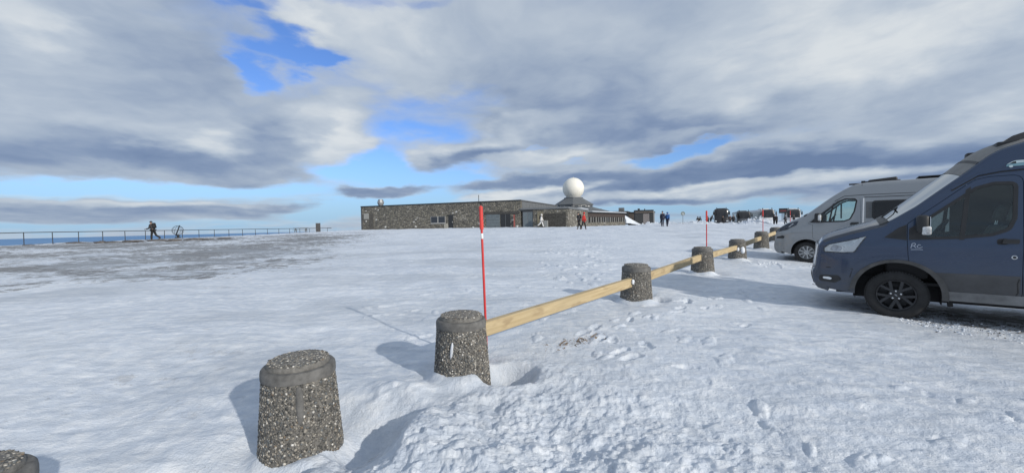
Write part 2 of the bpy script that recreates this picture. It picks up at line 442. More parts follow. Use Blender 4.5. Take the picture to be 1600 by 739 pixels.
def ground(x, y, detail=True):
    x = np.asarray(x, float); y = np.asarray(y, float)
    z = base_z(x, y)
    rr = np.hypot(x, y)
    if detail:
        fade = 1.0 / (1.0 + (rr / 30.0) ** 2)
        z = z + 0.035 * fbm(x * .45, y * .45, 3, 1) * (0.35 + fade)
        # which side of the row of posts
        px = x - POSTS[2][0]; py = y - POSTS[2][1]
        side = px * OUT[0] + py * OUT[1]; along = px * ROW[0] + py * ROW[1]
        wob = .14 * fbm(x * 1.7, y * 1.7, 3, 5)
        near = sstep(-.35, -1.05, along)
        # packed, trodden snow raised towards the bays, the posts left standing in a trench
        z = z + near * .15 * sstep(.12, .52, side + wob) * sstep(-6, -2.5, along)
        z = z + near * .06 * sstep(-.25, -.8, side + wob)
        rough = sstep(.1, .7, side + wob) * sstep(2.6, .2, along + .45 * side) + .16
        lump = fbm(x * 2.1, y * 2.1, 4, 9, .55)
        ridge = 1 - np.abs(fbm(x * 3.1 + .3 * lump, y * 2.2, 3, 21))
        k3 = 1.0 / (1.0 + (rr / 5.5) ** 3)
        z = z + rough * k3 * (.030 * lump + .020 * (ridge - .5))
        z = z + (.25 + .75 * rough) / (1.0 + (rr / 9.0) ** 2) * (.008 * fbm(x * 7, y * 7, 3, 33, .6) + .004 * fbm(x * 21, y * 16, 2, 40, .6))
        # broken crust: small plates with abrupt edges
        c1 = fbm(x * 2.3 + .2 * lump, y * 3.3, 4, 201, .55); c2 = fbm(x * 6.1, y * 8.3, 3, 211, .55); c3 = fbm(x * 15, y * 19, 2, 221)
        kc = 1.0 / (1.0 + (rr / 6.5) ** 3)
        z = z + kc * (.12 + rough * sstep(4.6, 3.0, y)) * (.013 * sstep(.04, .38, c1) + .007 * sstep(.1, .24, c2) + .004 * sstep(.1, .3, c3)) + .0035 * kc * sstep(0, .3, c3) * sstep(-.1, .4, side)
        # wind ripple on the packed bays
        z = z + .006 * sstep(1.0, 2.2, side) / (1 + (rr / 10.0) ** 2) * np.sin(21 * (x * .5 + y * .86) + 3.2 * fbm(x * 2, y * 2, 2, 50))
        # smooth blown field: long low streaks
        z = z + sstep(.3, -.8, side) * .010 / (1 + (rr / 14) ** 2) * fbm(x * 1.4 + y * .9, y * 4.5 - x * .6, 4, 61, .6)
        # hollows scoured round the posts, a collar of blown snow against them
        for i, (cx, cy, tz) in enumerate(POSTS):
            d = np.hypot(x - cx, y - cy)
            ang = np.arctan2(y - cy, x - cx)
            dep = (.05, .03, .035, .05, .06, .05, .05, .05)[i]
            lob = 1 + .45 * np.cos(ang - R(12)) + .25 * np.cos(2 * ang + i)
            z = z - dep * np.exp(-((d - .38) / (.17 * lob)) ** 2)
            z = z + (.03, .035, .05, .05, .06, .06, .06, .06)[i] * np.exp(-((d - .27) / .11) ** 2) * (1 + .6 * np.cos(ang - R(-80)) + .3 * np.cos(3 * ang + i))
        # the deep hollow beside the second post
        z = z - .19 * np.exp(-(((x + .09) / .30) ** 2 + ((y - 4.06) / .26) ** 2) ** 3)
        z = z + .05 * np.exp(-(((x + .50) / .28) ** 2 + ((y - 3.78) / .10) ** 2))
        z = z + .07 * np.exp(-(((x + 1.50) / .17) ** 2 + ((y - 2.73) / .10) ** 2))
        z = z - .07 * np.exp(-(((x - 2.76) / .17) ** 2 + ((y - 7.42) / .15) ** 2) ** 2)
        z = z - .15 * np.exp(-(((x + 1.10) / .24) ** 2 + ((y - 2.95) / .42) ** 2) ** 1.5)
        z = z + .13 * np.exp(-(((x + 1.12) / .36) ** 2 + ((y - 3.72) / .26) ** 2)) * (1 + .35 * fbm(x * 4, y * 4, 3, 95))
        for (cx, cy, a, h, L) in PRINTS:
            msk = (np.abs(x - cx) < .5) & (np.abs(y - cy) < .5)
            if not msk.any(): continue
            dx = x[msk] - cx; dy = y[msk] - cy
            u = dx * math.cos(a) + dy * math.sin(a); v = -dx * math.sin(a) + dy * math.cos(a)
            q = ((u / L) ** 2 + (v / (L * .42)) ** 2) * (1 + .75 * fbm(x[msk] * 9 + cx, y[msk] * 9, 3, 77))
            q = np.maximum(q, 0)
            z[msk] += h * np.exp(-q ** 2) - .35 * h * np.exp(-((np.sqrt(q) - 1.25) / .25) ** 2)
        for (cx, cy, h, rx, ry) in MOUNDS:
            q = ((x - cx) / rx) ** 2 + ((y - cy) / ry) ** 2
            msk = q < 9
            if msk.any():
                z[msk] += .68 * h * np.exp(-q[msk]) * (1 + .45 * fbm(x[msk] * (1.3 if h > .2 else 6), y[msk] * (1.3 if h > .2 else 6), 4, 70))
        far = sstep(18, 40, rr)
        z = z + far * .05 * fbm(x * .7, y * .25, 4, 80)
    # the plateau ends in cliffs above the sea
    dl = (x + 41.8) * -.925 + (y - 34) * .381 - 4.5
    out = np.maximum(np.maximum(dl, y - 112 - .1 * x), np.maximum(np.abs(x) - 170, -y - 170))
    out = out + 1.5 * fbm(x * .12, y * .12, 3, 90) * sstep(-6, 0, out)
    z = z - np.where(out > 0, np.minimum(.35 * out + .09 * out ** 2, 330), 0)
    return z

def gz(x, y):
    return float(ground(np.array([x]), np.array([y]))[0])

def make_ground():
    r = np.concatenate([np.linspace(.0, 1.9, 12)[1:], 2.0 * np.exp(np.arange(0, math.log(75 / 2.0), .0053)), 75 * np.exp(np.arange(.012, math.log(520 / 75.), .02))])
    fine = np.arange(R(-57), R(57), R(.155))
    coarse = np.arange(R(57), R(303), R(3.0))
    a = np.concatenate([fine, coarse])
    A, Rr = np.meshgrid(a, r)
    x = (Rr * np.sin(A)).ravel(); y = (Rr * np.cos(A)).ravel()
    z = ground(x, y)
    nr, na = len(r), len(a)
    V = np.c_[x, y, z]
    V = np.vstack([V, [[0, 0, float(z[:na].mean())]]])
    i = np.arange(nr - 1)[:, None] * na; j = np.arange(na)[None]; j2 = (j + 1) % na
    Q = np.stack([i + j, i + na + j, i + na + j2, i + j2], -1).reshape(-1, 4)
    T = np.stack([np.full(na, nr * na), np.arange(na), (np.arange(na) + 1) % na], 1)
    me = bpy.data.meshes.new('snow_ground')
    me.vertices.add(len(V)); me.vertices.foreach_set('co', V.astype(np.float32).ravel())
    loops = np.concatenate([Q.ravel(), T.ravel()]).astype(np.int32)
    me.loops.add(len(loops)); me.loops.foreach_set('vertex_index', loops)
    starts = np.concatenate([np.arange(len(Q)) * 4, len(Q) * 4 + np.arange(len(T)) * 3]).astype(np.int32)
    me.polygons.add(len(starts)); me.polygons.foreach_set('loop_start', starts)
    me.polygons.foreach_set('use_smooth', np.ones(len(starts), bool))
    me.update(calc_edges=True)
    # wear: grit showing through blown snow, and bare glazed ice
    X = V[:, 0]; Y = V[:, 1]
    az = np.arctan2(X, Y)
    f = fbm(X * .16, Y * .22, 4, 101)
    g = 1.25 * sstep(5.5, 13.5, Y + .12 * X + 2.0 * f) * sstep(62, 36, Y) * sstep(.5, -9, X + .22 * Y + 2 * f) * (.72 + .45 * f)
    g = np.maximum(g, .14 * (1 + f) * sstep(4.2, 1.5, np.hypot((X + 4.6) * .8, Y - 5.3)))
    g = np.maximum(g, .58 * np.exp(-(((X + 1.12) / .22) ** 2 + ((Y - 3.0) / .32) ** 2)))  # trench grit, its cover raised to paint in the hollow's shadow too
    g = np.maximum(g, .38 * np.exp(-(((X + 2.1) / .28) ** 2 + ((Y - 2.75) / .3) ** 2)))
    g = np.maximum(g, .34 * np.exp(-(((X + .75) / .35) ** 2 + ((Y - 3.95) / .2) ** 2)))
    g = np.maximum(g, .62 * np.exp(-(((X - .75) / .28) ** 2 + ((Y - 4.95) / .12) ** 2)))
    u = (X - 5.79) * math.sin(R(43)) - (Y - 5.97) * math.cos(R(43))        # along the blue van, and across it
    w = (X - 5.79) * math.cos(R(43)) + (Y - 5.97) * math.sin(R(43))
    g = np.maximum(g, .70 * sstep(-1.3, .2, u) * sstep(-.30, .12, w + .2 * fbm(X * 2, Y * 2, 3, 7)) * sstep(2.6, 1.6, w) * sstep(8, 6, u))
    g = np.maximum(g, .30 * sstep(2.4, 6.5, X) * sstep(5.5, 4.2, Y) * sstep(2.2, 3.0, Y))
    g = np.maximum(g, .55 * np.exp(-(((X - 44) / 1.6) ** 2 + ((Y - 71.2) / 1.2) ** 2)))
    g = np.maximum(g, .8 * np.exp(-(((X - 28.4) / 1.6) ** 2 + ((Y - 66.5) / 1.0) ** 2)))
    ice = .55 * sstep(-.3, .7, fbm(X * .22, Y * .4, 4, 120)) * sstep(1.5, -1, X - .1 * Y) * sstep(34, 18, Y) * sstep(2.5, 4.5, Y)
    ice = np.maximum(ice, .4 * sstep(-.2, .6, fbm(X * .5, Y * .5, 3, 140)) * sstep(2.5, 5.0, X - .25 * Y))
    for nm, arr in (('grit', g), ('ice', ice)):
        at = me.attributes.new(nm, 'FLOAT', 'POINT'); at.data.foreach_set('value', arr.astype(np.float32))
    return tag(link('snow_ground', me, SNOW), kind='structure')

make_ground()

def make_sea():
    m = bpy.data.materials.new('sea_water'); m.use_nodes = True
    n = N(m.node_tree); b = m.node_tree.nodes['Principled BSDF']
    p = n.new('ShaderNodeNewGeometry').outputs['Position']
    f = n.noise(n.v('MULTIPLY', p, (.0006, .00022, 0)), 1.0, 5, .6)
    n.link(n.mix(n.mapr(f, .3, .7), (.10, .22, .42, 1), (.15, .29, .50, 1)), b.inputs['Base Color'])
    b.inputs['Roughness'].default_value = .65; b.inputs['Specular IOR Level'].default_value = .2
    bp = n.new('ShaderNodeBump'); bp.inputs['Strength'].default_value = .3; bp.inputs['Distance'].default_value = 1.5
    n.link(n.noise(n.v('MULTIPLY', p, (.02, .02, 0)), 1.0, 4, .6), bp.inputs['Height']); n.link(bp.outputs[0], b.inputs['Normal'])
    rs = [0.01, 300, 1000, 3000, 8000, 16000, 26000, 34500]; k = 128
    vs = [(q * math.sin(2 * math.pi * i / k), q * math.cos(2 * math.pi * i / k), -305.0) for q in rs for i in range(k)]
    fs = [(a * k + i, (a + 1) * k + i, (a + 1) * k + (i + 1) % k, a * k + (i + 1) % k) for a in range(len(rs) - 1) for i in range(k)]
    return tag(mo('sea', vs, fs, m), kind='structure')

make_sea()

# ------------------------------------------------------------------ stone posts with wooden rails
CONCRETE = mat('concrete_matrix', (.155, .15, .14), .85, var=.25, scale=30, bump=.5, bscale=120)
BAND = mat('smooth_concrete', (.122, .12, .116), .8, var=.25, scale=14, bump=.25, bscale=90)
TIMBER = None

def pebble_material():
    m = bpy.data.materials.new('exposed_pebbles'); m.use_nodes = True
    n = N(m.node_tree); b = m.node_tree.nodes['Principled BSDF']
    at = n.new('ShaderNodeAttribute', attribute_name='stone').outputs['Color']
    co = n.new('ShaderNodeTexCoord').outputs['Object']
    f = n.mapr(n.noise(co, 60, 3, .6), .3, .7, .75, 1.15)
    n.link(n.v('SCALE', at, scale=f), b.inputs['Base Color'])
    b.inputs['Roughness'].default_value = .5
    return m
PEBBLE = pebble_material()

def post_radius(z):
    return .318 - .065 * (z + .30) / .88

def make_post():
    root = empty('stone_post')
    lathe('body', [(post_radius(-.3) - .006, -.3), (post_radius(0) - .006, 0), (post_radius(.3) - .006, .3), (post_radius(.56) - .006, .56)], CONCRETE, root, 48)
    lathe('collar_band', [(.245, .560), (.2585, .562), (.259, .60), (.256, .622), (.246, .635), (.222, .640), (.2, .640)], BAND, root, 56, smooth=35)
    lathe('cap', [(.219, .637), (.216, .660), (.205, .674), (.15, .684), (.06, .689), (0.0, .690)], CONCRETE, root, 48)
    r = random.Random(11)
    ico = bmesh.new(); bmesh.ops.create_icosphere(ico, subdivisions=1, radius=1.0)
    ico.verts.ensure_lookup_table()
    iv = np.array([v.co[:] for v in ico.verts]); fv = np.array([[v.index for v in f.verts] for f in ico.faces]); ico.free()
    pal = [(.052, .052, .050), (.09, .088, .082), (.15, .143, .13), (.215, .20, .175), (.31, .285, .245), (.44, .42, .38), (.62, .60, .56), (.17, .13, .09), (.12, .13, .135)]
    wts = [12, 20, 24, 20, 15, 7, 2, 3, 12]
    V, F, C = [], [], []
    def put(c, nrm, s):
        nrm = Vector(nrm).normalized(); t = nrm.orthogonal().normalized(); q = nrm.cross(t); a = r.uniform(0, 6.28)
        t, q = t * math.cos(a) + q * math.sin(a), q * math.cos(a) - t * math.sin(a)
        sx, sy, sz = s * r.uniform(.75, 1.35), s * r.uniform(.6, 1.0), s * r.uniform(.35, .6)
        k = len(V) * 12
        p = np.outer(iv[:, 0] * sx * np.array([r.uniform(.85, 1.15) for _ in range(12)]), t) + np.outer(iv[:, 1] * sy, q) + np.outer(iv[:, 2] * sz, nrm) + np.array(c)
        V.append(p); F.append(fv + k)
        col = r.choices(pal, wts)[0]; g = r.uniform(.8, 1.2)
        C.append([(col[0] * g, col[1] * g, col[2] * g, 1)] * 12)
    n = 4300
    for i in range(n):
        z = -.10 + .652 * ((i + .5) / n); a = i * 2.399963 + r.uniform(-.05, .05); rad = post_radius(z) - .004
        put((rad * math.cos(a), rad * math.sin(a), z + r.uniform(-.006, .006)), (math.cos(a), math.sin(a), .07), r.choice((.007, .008, .009, .011, .013)))
    n = 560
    for i in range(n):
        q = .208 * math.sqrt((i + .5) / n); a = i * 2.399963
        put((q * math.cos(a), q * math.sin(a), .689 - .35 * q * q), (0, 0, 1), r.choice((.007, .008, .010, .012)))
    V = np.concatenate(V); F = np.concatenate(F)
    o = mo('pebble_facing', V, F, PEBBLE, root, 180)
    at = o.data.color_attributes.new('stone', 'FLOAT_COLOR', 'POINT')
    at.data.foreach_set('color', np.array(C, np.float32).ravel())
    o['kind'] = 'stuff'
    return root

POST_LABELS = [
    'stone post cut by the picture edge, nearest to the camera with its top just showing',
    'lone pebble concrete post without any rail, largest of the whole posts',
    'pebble concrete post with a white ice streak and the tall red pole behind it',
    'pebble concrete post where the longest wooden rail ends in a snowy socket',
    'pebble concrete post before the thin red pole, fourth post along the wooden rail side',
    'pebble concrete post with two white snow clumps stuck on its face',
    'pebble concrete post just before the silver van bumper',
    'farthest pebble concrete post half hidden behind the silver van nose']
post0 = make_post()
post_objs = []
for i, (x, y, tz) in enumerate(POSTS):
    o = post0 if i == 0 else copy_tree(post0)
    o.location = (x, y, tz - .69)
    o.rotation_euler = (R((0.0, 0.6, -0.8, 1.2, -.5, .4, .8, 0)[i]), R((0, -.5, .6, -.4, .9, 0, -.6, .5)[i]), rnd.uniform(0, 6.28))
    tag(o, POST_LABELS[i], 'post', 'stone posts along the parking edge')
    post_objs.append(o)

ICE = mat('ice_crust', (.52, .55, .60), .35, var=.06, scale=20, bump=.4)
def post_piece(i, name, az_deg, z0, z1, w, t, m, slant=0.0):
    """a lump or streak lying on the curved face of post i, az measured in the world"""
    o = post_objs[i]; a0 = R(az_deg) - o.rotation_euler[2]
    bm = bmesh.new(); rows = []
    nz, na = 9, 7
    for k in range(nz):
        f = k / (nz - 1); z = z0 + (z1 - z0) * f
        ring = []
        for j in range(na):
            g = j / (na - 1) * 2 - 1
            e = max(0.0, 1 - (2 * f - 1) ** 2 * .9 - g * g) ** .5
            a = a0 + slant * (f - .5) + g * w / post_radius(z) * .5 * (1.0 - .5 * (2 * f - 1) ** 4)
            rr = post_radius(z) - .006 + .012 * (e > 0) + t * e
            ring.append(bm.verts.new((rr * math.cos(a), rr * math.sin(a), z)))
        rows.append(ring)
    for k in range(nz - 1):
        for j in range(na - 1):
            bm.faces.new((rows[k][j], rows[k][j + 1], rows[k + 1][j + 1], rows[k + 1][j]))
    return bmo(name, bm, m, o, 60)
post_piece(2, 'ice_streak', -104, .30, .46, .028, .006, ICE, .05)
post_piece(5, 'snow_clump', -82, .20, .43, .15, .04, SNOW_PLAIN)
post_piece(5, 'snow_clump', -116, .28, .41, .09, .04, SNOW_PLAIN)
post_piece(1, 'smooth_strip', -62, .28, .56, .055, .003, BAND)

def timber_material():
    m = bpy.data.materials.new('raw_pine'); m.use_nodes = True
    n = N(m.node_tree); b = m.node_tree.nodes['Principled BSDF']
    co = n.new('ShaderNodeTexCoord').outputs['Object']
    g = n.noise(n.v('MULTIPLY', co, (1.2, 26, 30)), 1.0, 4, .6, .6)
    k = n.noise(n.v('MULTIPLY', co, (3.0, 9, 9)), 1.0, 2, .5)
    c = n.mix(n.mapr(g, .3, .7), (.37, .275, .145, 1), (.56, .45, .27, 1))
    c = n.mix(n.mapr(k, .60, .70, 0, .5), c, (.20, .12, .06, 1))
    big = n.noise(co, .9, 3, .5)
    c = n.mix(n.mapr(big, .35, .7, 0, .5), c, (.40, .33, .21, 1))
    n.link(c, b.inputs['Base Color']); b.inputs['Roughness'].default_value = .75
    bp = n.new('ShaderNodeBump'); bp.inputs['Strength'].default_value = .4; bp.inputs['Distance'].default_value = .004
    n.link(g, bp.inputs['Height']); n.link(bp.outputs[0], b.inputs['Normal'])
    return m
TIMBER = timber_material()
RAIL_LABELS = ['longest new pine rail, running from the post by the tall red pole',
               'pine rail between the snowy socket post and the thin red pole post',
               'short looking pine rail ending at the post with snow clumps',
               'pale grey pine rail leaving the snow clumped post',
               'last visible pine rail end, reaching the farthest post by the silver van']
for i in range(2, 7):
    (x0, y0, t0), (x1, y1, t1) = POSTS[i], POSTS[i + 1]
    za = t0 - (.245, .32, .295, .28, .28)[i - 2]; zb = t1 - (.32, .27, .29, .28, .28)[i - 2]
    a = Vector((x0, y0, za)); b = Vector((x1, y1, zb)); d = (b - a).normalized()
    a = a + d * .22; b = b - d * .20; L = (b - a).length
    o = box('wooden_rail', 0, L, -.045, .045, -.078, .078, TIMBER, None, .006, 1)
    o.matrix_world = Matrix.Translation(a) @ d.to_track_quat('X', 'Z').to_matrix().to_4x4()
    tag(o, RAIL_LABELS[i - 2], 'rail', 'wooden rails between the stone posts')
# snow packed in the socket around the end of the first rail
def clump(bm, c, r, seed, sub=2):
    t = bmesh.new(); bmesh.ops.create_icosphere(t, subdivisions=sub, radius=1.0)
    rr = random.Random(seed); ph = [rr.uniform(0, 6) for _ in range(6)]
    vm = {}
    for v in t.verts:
        p = v.co
        s = 1 + .16 * math.sin(3.1 * p.x + ph[0]) * math.sin(2.7 * p.y + ph[1]) + .12 * math.sin(5 * p.z + ph[2] + 2 * p.x) + .07 * math.sin(9 * p.y + ph[3])
        q = Vector((p.x * r[0], p.y * r[1], p.z * r[2])) * s
        vm[v] = bm.verts.new(Vector(c) + q)
    for f in t.faces: bm.faces.new([vm[v] for v in f.verts])
    t.free()
bm = bmesh.new()
d = (Vector((POSTS[3][0], POSTS[3][1], 0)) - Vector((POSTS[2][0], POSTS[2][1], 0))).normalized()
c = Vector((POSTS[3][0], POSTS[3][1], POSTS[3][2] - .33)) - d * .285 + Vector((.03, -.03, 0))
clump(bm, c + Vector((.02, -.02, .03)), (.03, .03, .045), 5)
tag(bmo('packed_snow', bm, SNOW_PLAIN, None, 60), 'small white plug of snow packed in the socket at the long rail end', 'snow')

# ------------------------------------------------------------------ red snow poles
RED = mat('red_plastic', (.55, .030, .028), .45, var=.1, scale=3)
REDW = mat('red_reflector', (.62, .055, .045), .35, var=.1, scale=5)
WHITE = mat('white_paint', (.78, .78, .78), .5, var=.04)
def snow_pole(x, y, top, lean, label, r=.0135, sleeve=True):
    z0 = gz(x, y) - .15; h = top - z0
    root = empty('snow_pole', (x, y, z0), 0, label, 'snow pole', 'red snow poles along the parking edge')
    root.rotation_euler = lean
    lathe('shaft', [(r, 0), (r, h * .985), (r * .5, h)], RED, root, 12)
    if sleeve:
        lathe('reflector_sleeve', [(r * 1.05, h - .27), (r * 1.65, h - .268), (r * 1.65, h - .015), (r * 1.0, h - .01)], REDW, root, 12)
    lathe('white_band', [(r * 1.1, h - .375), (r * 1.14, h - .374), (r * 1.14, h - .315), (r * 1.1, h - .314)], WHITE, root, 12)
    return root
snow_pole(-.305, 4.47, 1.815, (R(.2), R(-1.2), 0), 'tall red snow pole rising behind the post with the ice streak')
snow_pole(5.33, 10.86, 1.87, (0, 0, 0), 'thin red snow pole behind the fourth whole stone post')
snow_pole(11.05, 17.45, 2.02, (0, R(-.4), 0), 'thin red snow pole standing before the white bus')
snow_pole(16.7, 23.8, 2.1, (0, 0, 0), 'thin red snow pole standing before the bus beside the dark board', sleeve=False)

# ------------------------------------------------------------------ dry grass poking through, snow crumbs by the van
STRAW = mat('dry_grass', (.17, .13, .095), .8, var=.3, scale=20)
bm = bmesh.new(); r = random.Random(5)
for k in range(110):
    x = .78 + r.gauss(0, .19); y = 4.98 + r.gauss(0, .075) + (x - .78) * .55
    z = gz(x, y) - .01; a = r.gauss(R(35), .9); L = r.uniform(.03, .11); h = r.uniform(.004, .028)
    dx, dy = math.cos(a) * L, math.sin(a) * L; w = .0018
    p = [bm.verts.new(q) for q in ((x - w, y, z), (x + w, y + w, z), (x + dx * .6 + w, y + dy * .6, z + h + .012), (x + dx, y + dy, z + h), (x + dx * .6 - w, y + dy * .6 - w, z + h + .012))]
    bm.faces.new(p)
tag(bmo('grass_tuft', bm, STRAW), kind='stuff')
bm = bmesh.new()
for k in range(900):
    t = r.uniform(-.2, 5.0); s = abs(r.gauss(0, .22)) * (1 if r.random() < .75 else -1.4)
    x = 5.95 + t * .682 - .731 * s; y = 5.78 - t * .731 - .682 * s
    q = r.choice((.005, .007, .009, .012, .018)); z = gz(x, y)
    clump(bm, (x, y, z + q * .2), (q * r.uniform(.8, 1.5), q, q * .7), k, 1)
tag(bmo('snow_crumbs', bm, SNOW_PLAIN, None, 70), kind='stuff')
bm = bmesh.new()
for k in range(1500):
    t = r.uniform(-.1, 5.0); s = r.gauss(-.25, .30)
    x = 5.95 + t * .682 - .731 * s; y = 5.78 - t * .731 - .682 * s
    q = r.choice((.004, .006, .008, .011)); z = gz(x, y)
    clump(bm, (x, y, z + q * .3), (q * r.uniform(.8, 1.4), q, q * .7), k, 1)
tag(bmo('gravel', bm, mat('gravel_stone', (.13, .12, .11), .85, var=.35, scale=25), None, 60), kind='stuff')
bm = bmesh.new()
for (cx, cy, n, sp, q0) in ((33.2, 72, 60, 2.6, .16), (44, 72, 90, 3.2, .20), (50, 74, 60, 3, .18), (27.6, 79.5, 26, 1.4, .24), (56, 75, 40, 3, .2), (38, 74, 30, 2, .14), (8.1, 12.2, 46, .7, .05)):
    for k in range(n):
        x = cx + r.gauss(0, sp * .6); y = cy + r.gauss(0, sp * .3); q = .75 * q0 * r.uniform(.35, 1.15)
        clump(bm, (x, y, gz(x, y) + q * .15), (q * r.uniform(.9, 1.5), q, q * r.uniform(.6, .9)), k, 1)
tag(bmo('snow_lumps', bm, SNOW_PLAIN, None, 50), kind='stuff')

# ------------------------------------------------------------------ railing along the cliff edge
STEEL = mat('dark_steel', (.055, .06, .065), .55, .4, var=.2, scale=5)
F0 = np.array((-41.82, 34.0)); FD = np.array((.6438, 1.5625)); NF = 20
frail = empty('cliff_railing', (F0[0], F0[1], 0), 0, 'long dark steel railing of posts and one top rail above the sea', 'railing')
tops = []
r = random.Random(9)
for k in range(-4, NF):
    d = FD * k; g = gz(F0[0] + d[0], F0[1] + d[1])
    topz = 1.64 - .0062 * (k if k > 0 else 0) * 1.2 + (.02 * k if k < 0 else 0)
    tops.append((d[0], d[1], topz))
    lx, ly = r.gauss(0, .012), r.gauss(0, .012)
    tube('railing_post', [(d[0] + lx, d[1] + ly, g - .35), (d[0], d[1], topz)], .030, STEEL, frail, 8)
tube('top_rail', tops, .034, STEEL, frail, 8)
d = FD * 19.0
tube('top_rail', [tops[-1], (tops[-1][0] + .9, tops[-1][1] - .6, tops[-1][2] - .02)], .045, STEEL, frail, 8)

# viewing pillar and picnic table at the end of the railing
DARKSTONE = mat('dark_slab', (.06, .058, .06), .8, var=.3, scale=4, bump=.6, bscale=12)
root = empty('stone_pillar', (-30.05, 61.6, gz(-30.05, 61.6)), R(20), 'dark square stone pillar at the far end of the railing', 'pillar')
zt = 2.30 - gz(-30.05, 61.6)
box('shaft', -.30, .30, -.28, .28, -.3, zt - .10, DARKSTONE, root, .02, 1)
box('cap', -.33, .33, -.31, .31, zt - .097, zt, mat('pillar_cap', (.16, .16, .17), .8, var=.2), root, .02, 1)
GREYWOOD = mat('weathered_wood', (.12, .115, .105), .8, var=.2, scale=3)
root = empty('picnic_table', (-33.6, 63.2, gz(-33.6, 63.2)), R(15), 'grey wooden picnic table with benches before the stone pillar', 'picnic table')
for k in range(4): box('plank', -1.0, 1.0, -.36 + k * .185, -.19 + k * .185, .70, .74, GREYWOOD, root)
for s in (-1, 1):
    box('bench', -1.0, 1.0, s * .75 - .13, s * .75 + .13, .42, .46, GREYWOOD, root)
for x in (-.75, .75):
    box('crossbar', x - .04, x + .04, -.82, .82, .372, .418, GREYWOOD, root)
    for s in (-1, 1): tube('leg', [(x, s * .62, -.1), (x, s * .18, .70)], .05, GREYWOOD, root, 6)

# globe monument
IRON = mat('dark_iron', (.035, .038, .042), .5, .6, var=.2, scale=6)
gx, gy = -39.55, 47.0
root = empty('globe_monument', (gx, gy, gz(gx, gy)), R(40), 'openwork iron globe of hoops standing on a small pedestal by the railing', 'globe')
zc = 2.1 - gz(gx, gy) - .53; RG = .55
lathe('pedestal', [(.34, -.3), (.32, .06), (.14, .12), (.10, .28), (.13, zc - RG - .02), (.05, zc - RG + .03)], IRON, root, 16)
for a in (40, 160, 280): tube('stay', [(.36 * math.cos(R(a)), .36 * math.sin(R(a)), -.05), (.12 * math.cos(R(a)), .12 * math.sin(R(a)), zc - RG * .93)], .022, IRON, root, 6)
tilt = Matrix.Rotation(R(18), 3, 'Y')
def hoop(pts, r, name): tube(name, [tilt @ Vector(p) + Vector((0, 0, zc)) for p in pts], r, IRON, root, 6)
hoop([(0, 1.06 * RG * math.cos(2 * math.pi * i / 40), 1.06 * RG * math.sin(2 * math.pi * i / 40)) for i in range(41)], .065, 'stand_ring')
for k in range(6):
    a = math.pi * k / 6
    hoop([(RG * math.cos(t) * math.cos(a), RG * math.cos(t) * math.sin(a), RG * math.sin(t)) for t in [2 * math.pi * i / 32 for i in range(33)]], .012, 'meridian_hoop')
for lat in (-50, -25, 0, 25, 50):
    q = RG * math.cos(R(lat)); h = RG * math.sin(R(lat))
    hoop([(q * math.cos(2 * math.pi * i / 32), q * math.sin(2 * math.pi * i / 32), h) for i in range(33)], .012, 'parallel_hoop')
hoop([(0, 0, -1.1 * RG), (0, 0, 1.1 * RG)], .016, 'axis_rod')

# dark flat rocks at the rim of the snow, by the walker and along the railing
ROCK = mat('bare_rock', (.10, .088, .08), .9, var=.35, scale=5, bump=.7, bscale=12)
rk = random.Random(21)
where = ['under the railing nearest the picture edge', 'below the second visible railing bay', 'brownish, right of the second railing post', 'beside the brownish rock under the railing',
         'in front of the walker', 'below the boots of the walker', 'just behind the walker', 'below the globe monument, wider one', 'below the globe monument, small one', 'beyond the globe along the snow rim']
for k, (px, yy, w, h) in enumerate([(-40.2, 33.0, .55, .10), (-37.6, 34.2, .7, .13), (-35.9, 34.6, .55, .17), (-34.6, 34.4, .7, .13), (-33.4, 34.9, 1.0, .12), (-31.5, 35.2, .8, .16), (-30.2, 35.4, .6, .15), (-28.8, 36.0, 1.0, .13), (-27.8, 36.2, .6, .11), (-26.8, 37.0, .9, .10)]):
    bm = bmesh.new(); clump(bm, (0, 0, 0), (w, .42 * w + .1, h), 40 + k, 2)
    o = bmo('rock', bm, ROCK, None, 40); o.location = (px, yy, gz(px, yy) + h * .15); o.rotation_euler = (0, 0, rk.uniform(-.4, .6))
    tag(o, 'low dark rock ' + where[k], 'rock', 'dark rocks along the snow rim')

# ------------------------------------------------------------------ the visitor hall
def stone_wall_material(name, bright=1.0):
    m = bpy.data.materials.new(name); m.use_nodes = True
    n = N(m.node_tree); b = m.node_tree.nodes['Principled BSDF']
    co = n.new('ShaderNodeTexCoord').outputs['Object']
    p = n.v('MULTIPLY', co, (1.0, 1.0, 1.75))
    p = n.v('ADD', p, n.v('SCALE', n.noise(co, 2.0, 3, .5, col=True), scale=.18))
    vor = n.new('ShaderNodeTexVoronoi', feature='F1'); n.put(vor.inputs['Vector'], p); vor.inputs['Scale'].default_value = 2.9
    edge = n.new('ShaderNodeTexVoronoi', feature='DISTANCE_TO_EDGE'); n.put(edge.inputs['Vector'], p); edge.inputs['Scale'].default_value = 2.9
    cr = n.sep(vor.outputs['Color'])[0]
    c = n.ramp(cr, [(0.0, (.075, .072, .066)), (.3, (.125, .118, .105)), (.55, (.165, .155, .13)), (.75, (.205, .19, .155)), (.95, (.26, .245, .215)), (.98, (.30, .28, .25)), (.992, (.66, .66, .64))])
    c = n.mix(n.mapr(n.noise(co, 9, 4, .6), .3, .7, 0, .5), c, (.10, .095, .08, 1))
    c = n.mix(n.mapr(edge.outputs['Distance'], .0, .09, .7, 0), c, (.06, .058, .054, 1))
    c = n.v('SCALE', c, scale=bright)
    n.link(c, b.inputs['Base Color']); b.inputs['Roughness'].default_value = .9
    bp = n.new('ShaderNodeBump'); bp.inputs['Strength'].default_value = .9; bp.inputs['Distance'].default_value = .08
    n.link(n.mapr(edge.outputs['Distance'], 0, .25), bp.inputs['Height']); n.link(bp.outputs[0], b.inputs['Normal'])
    return m
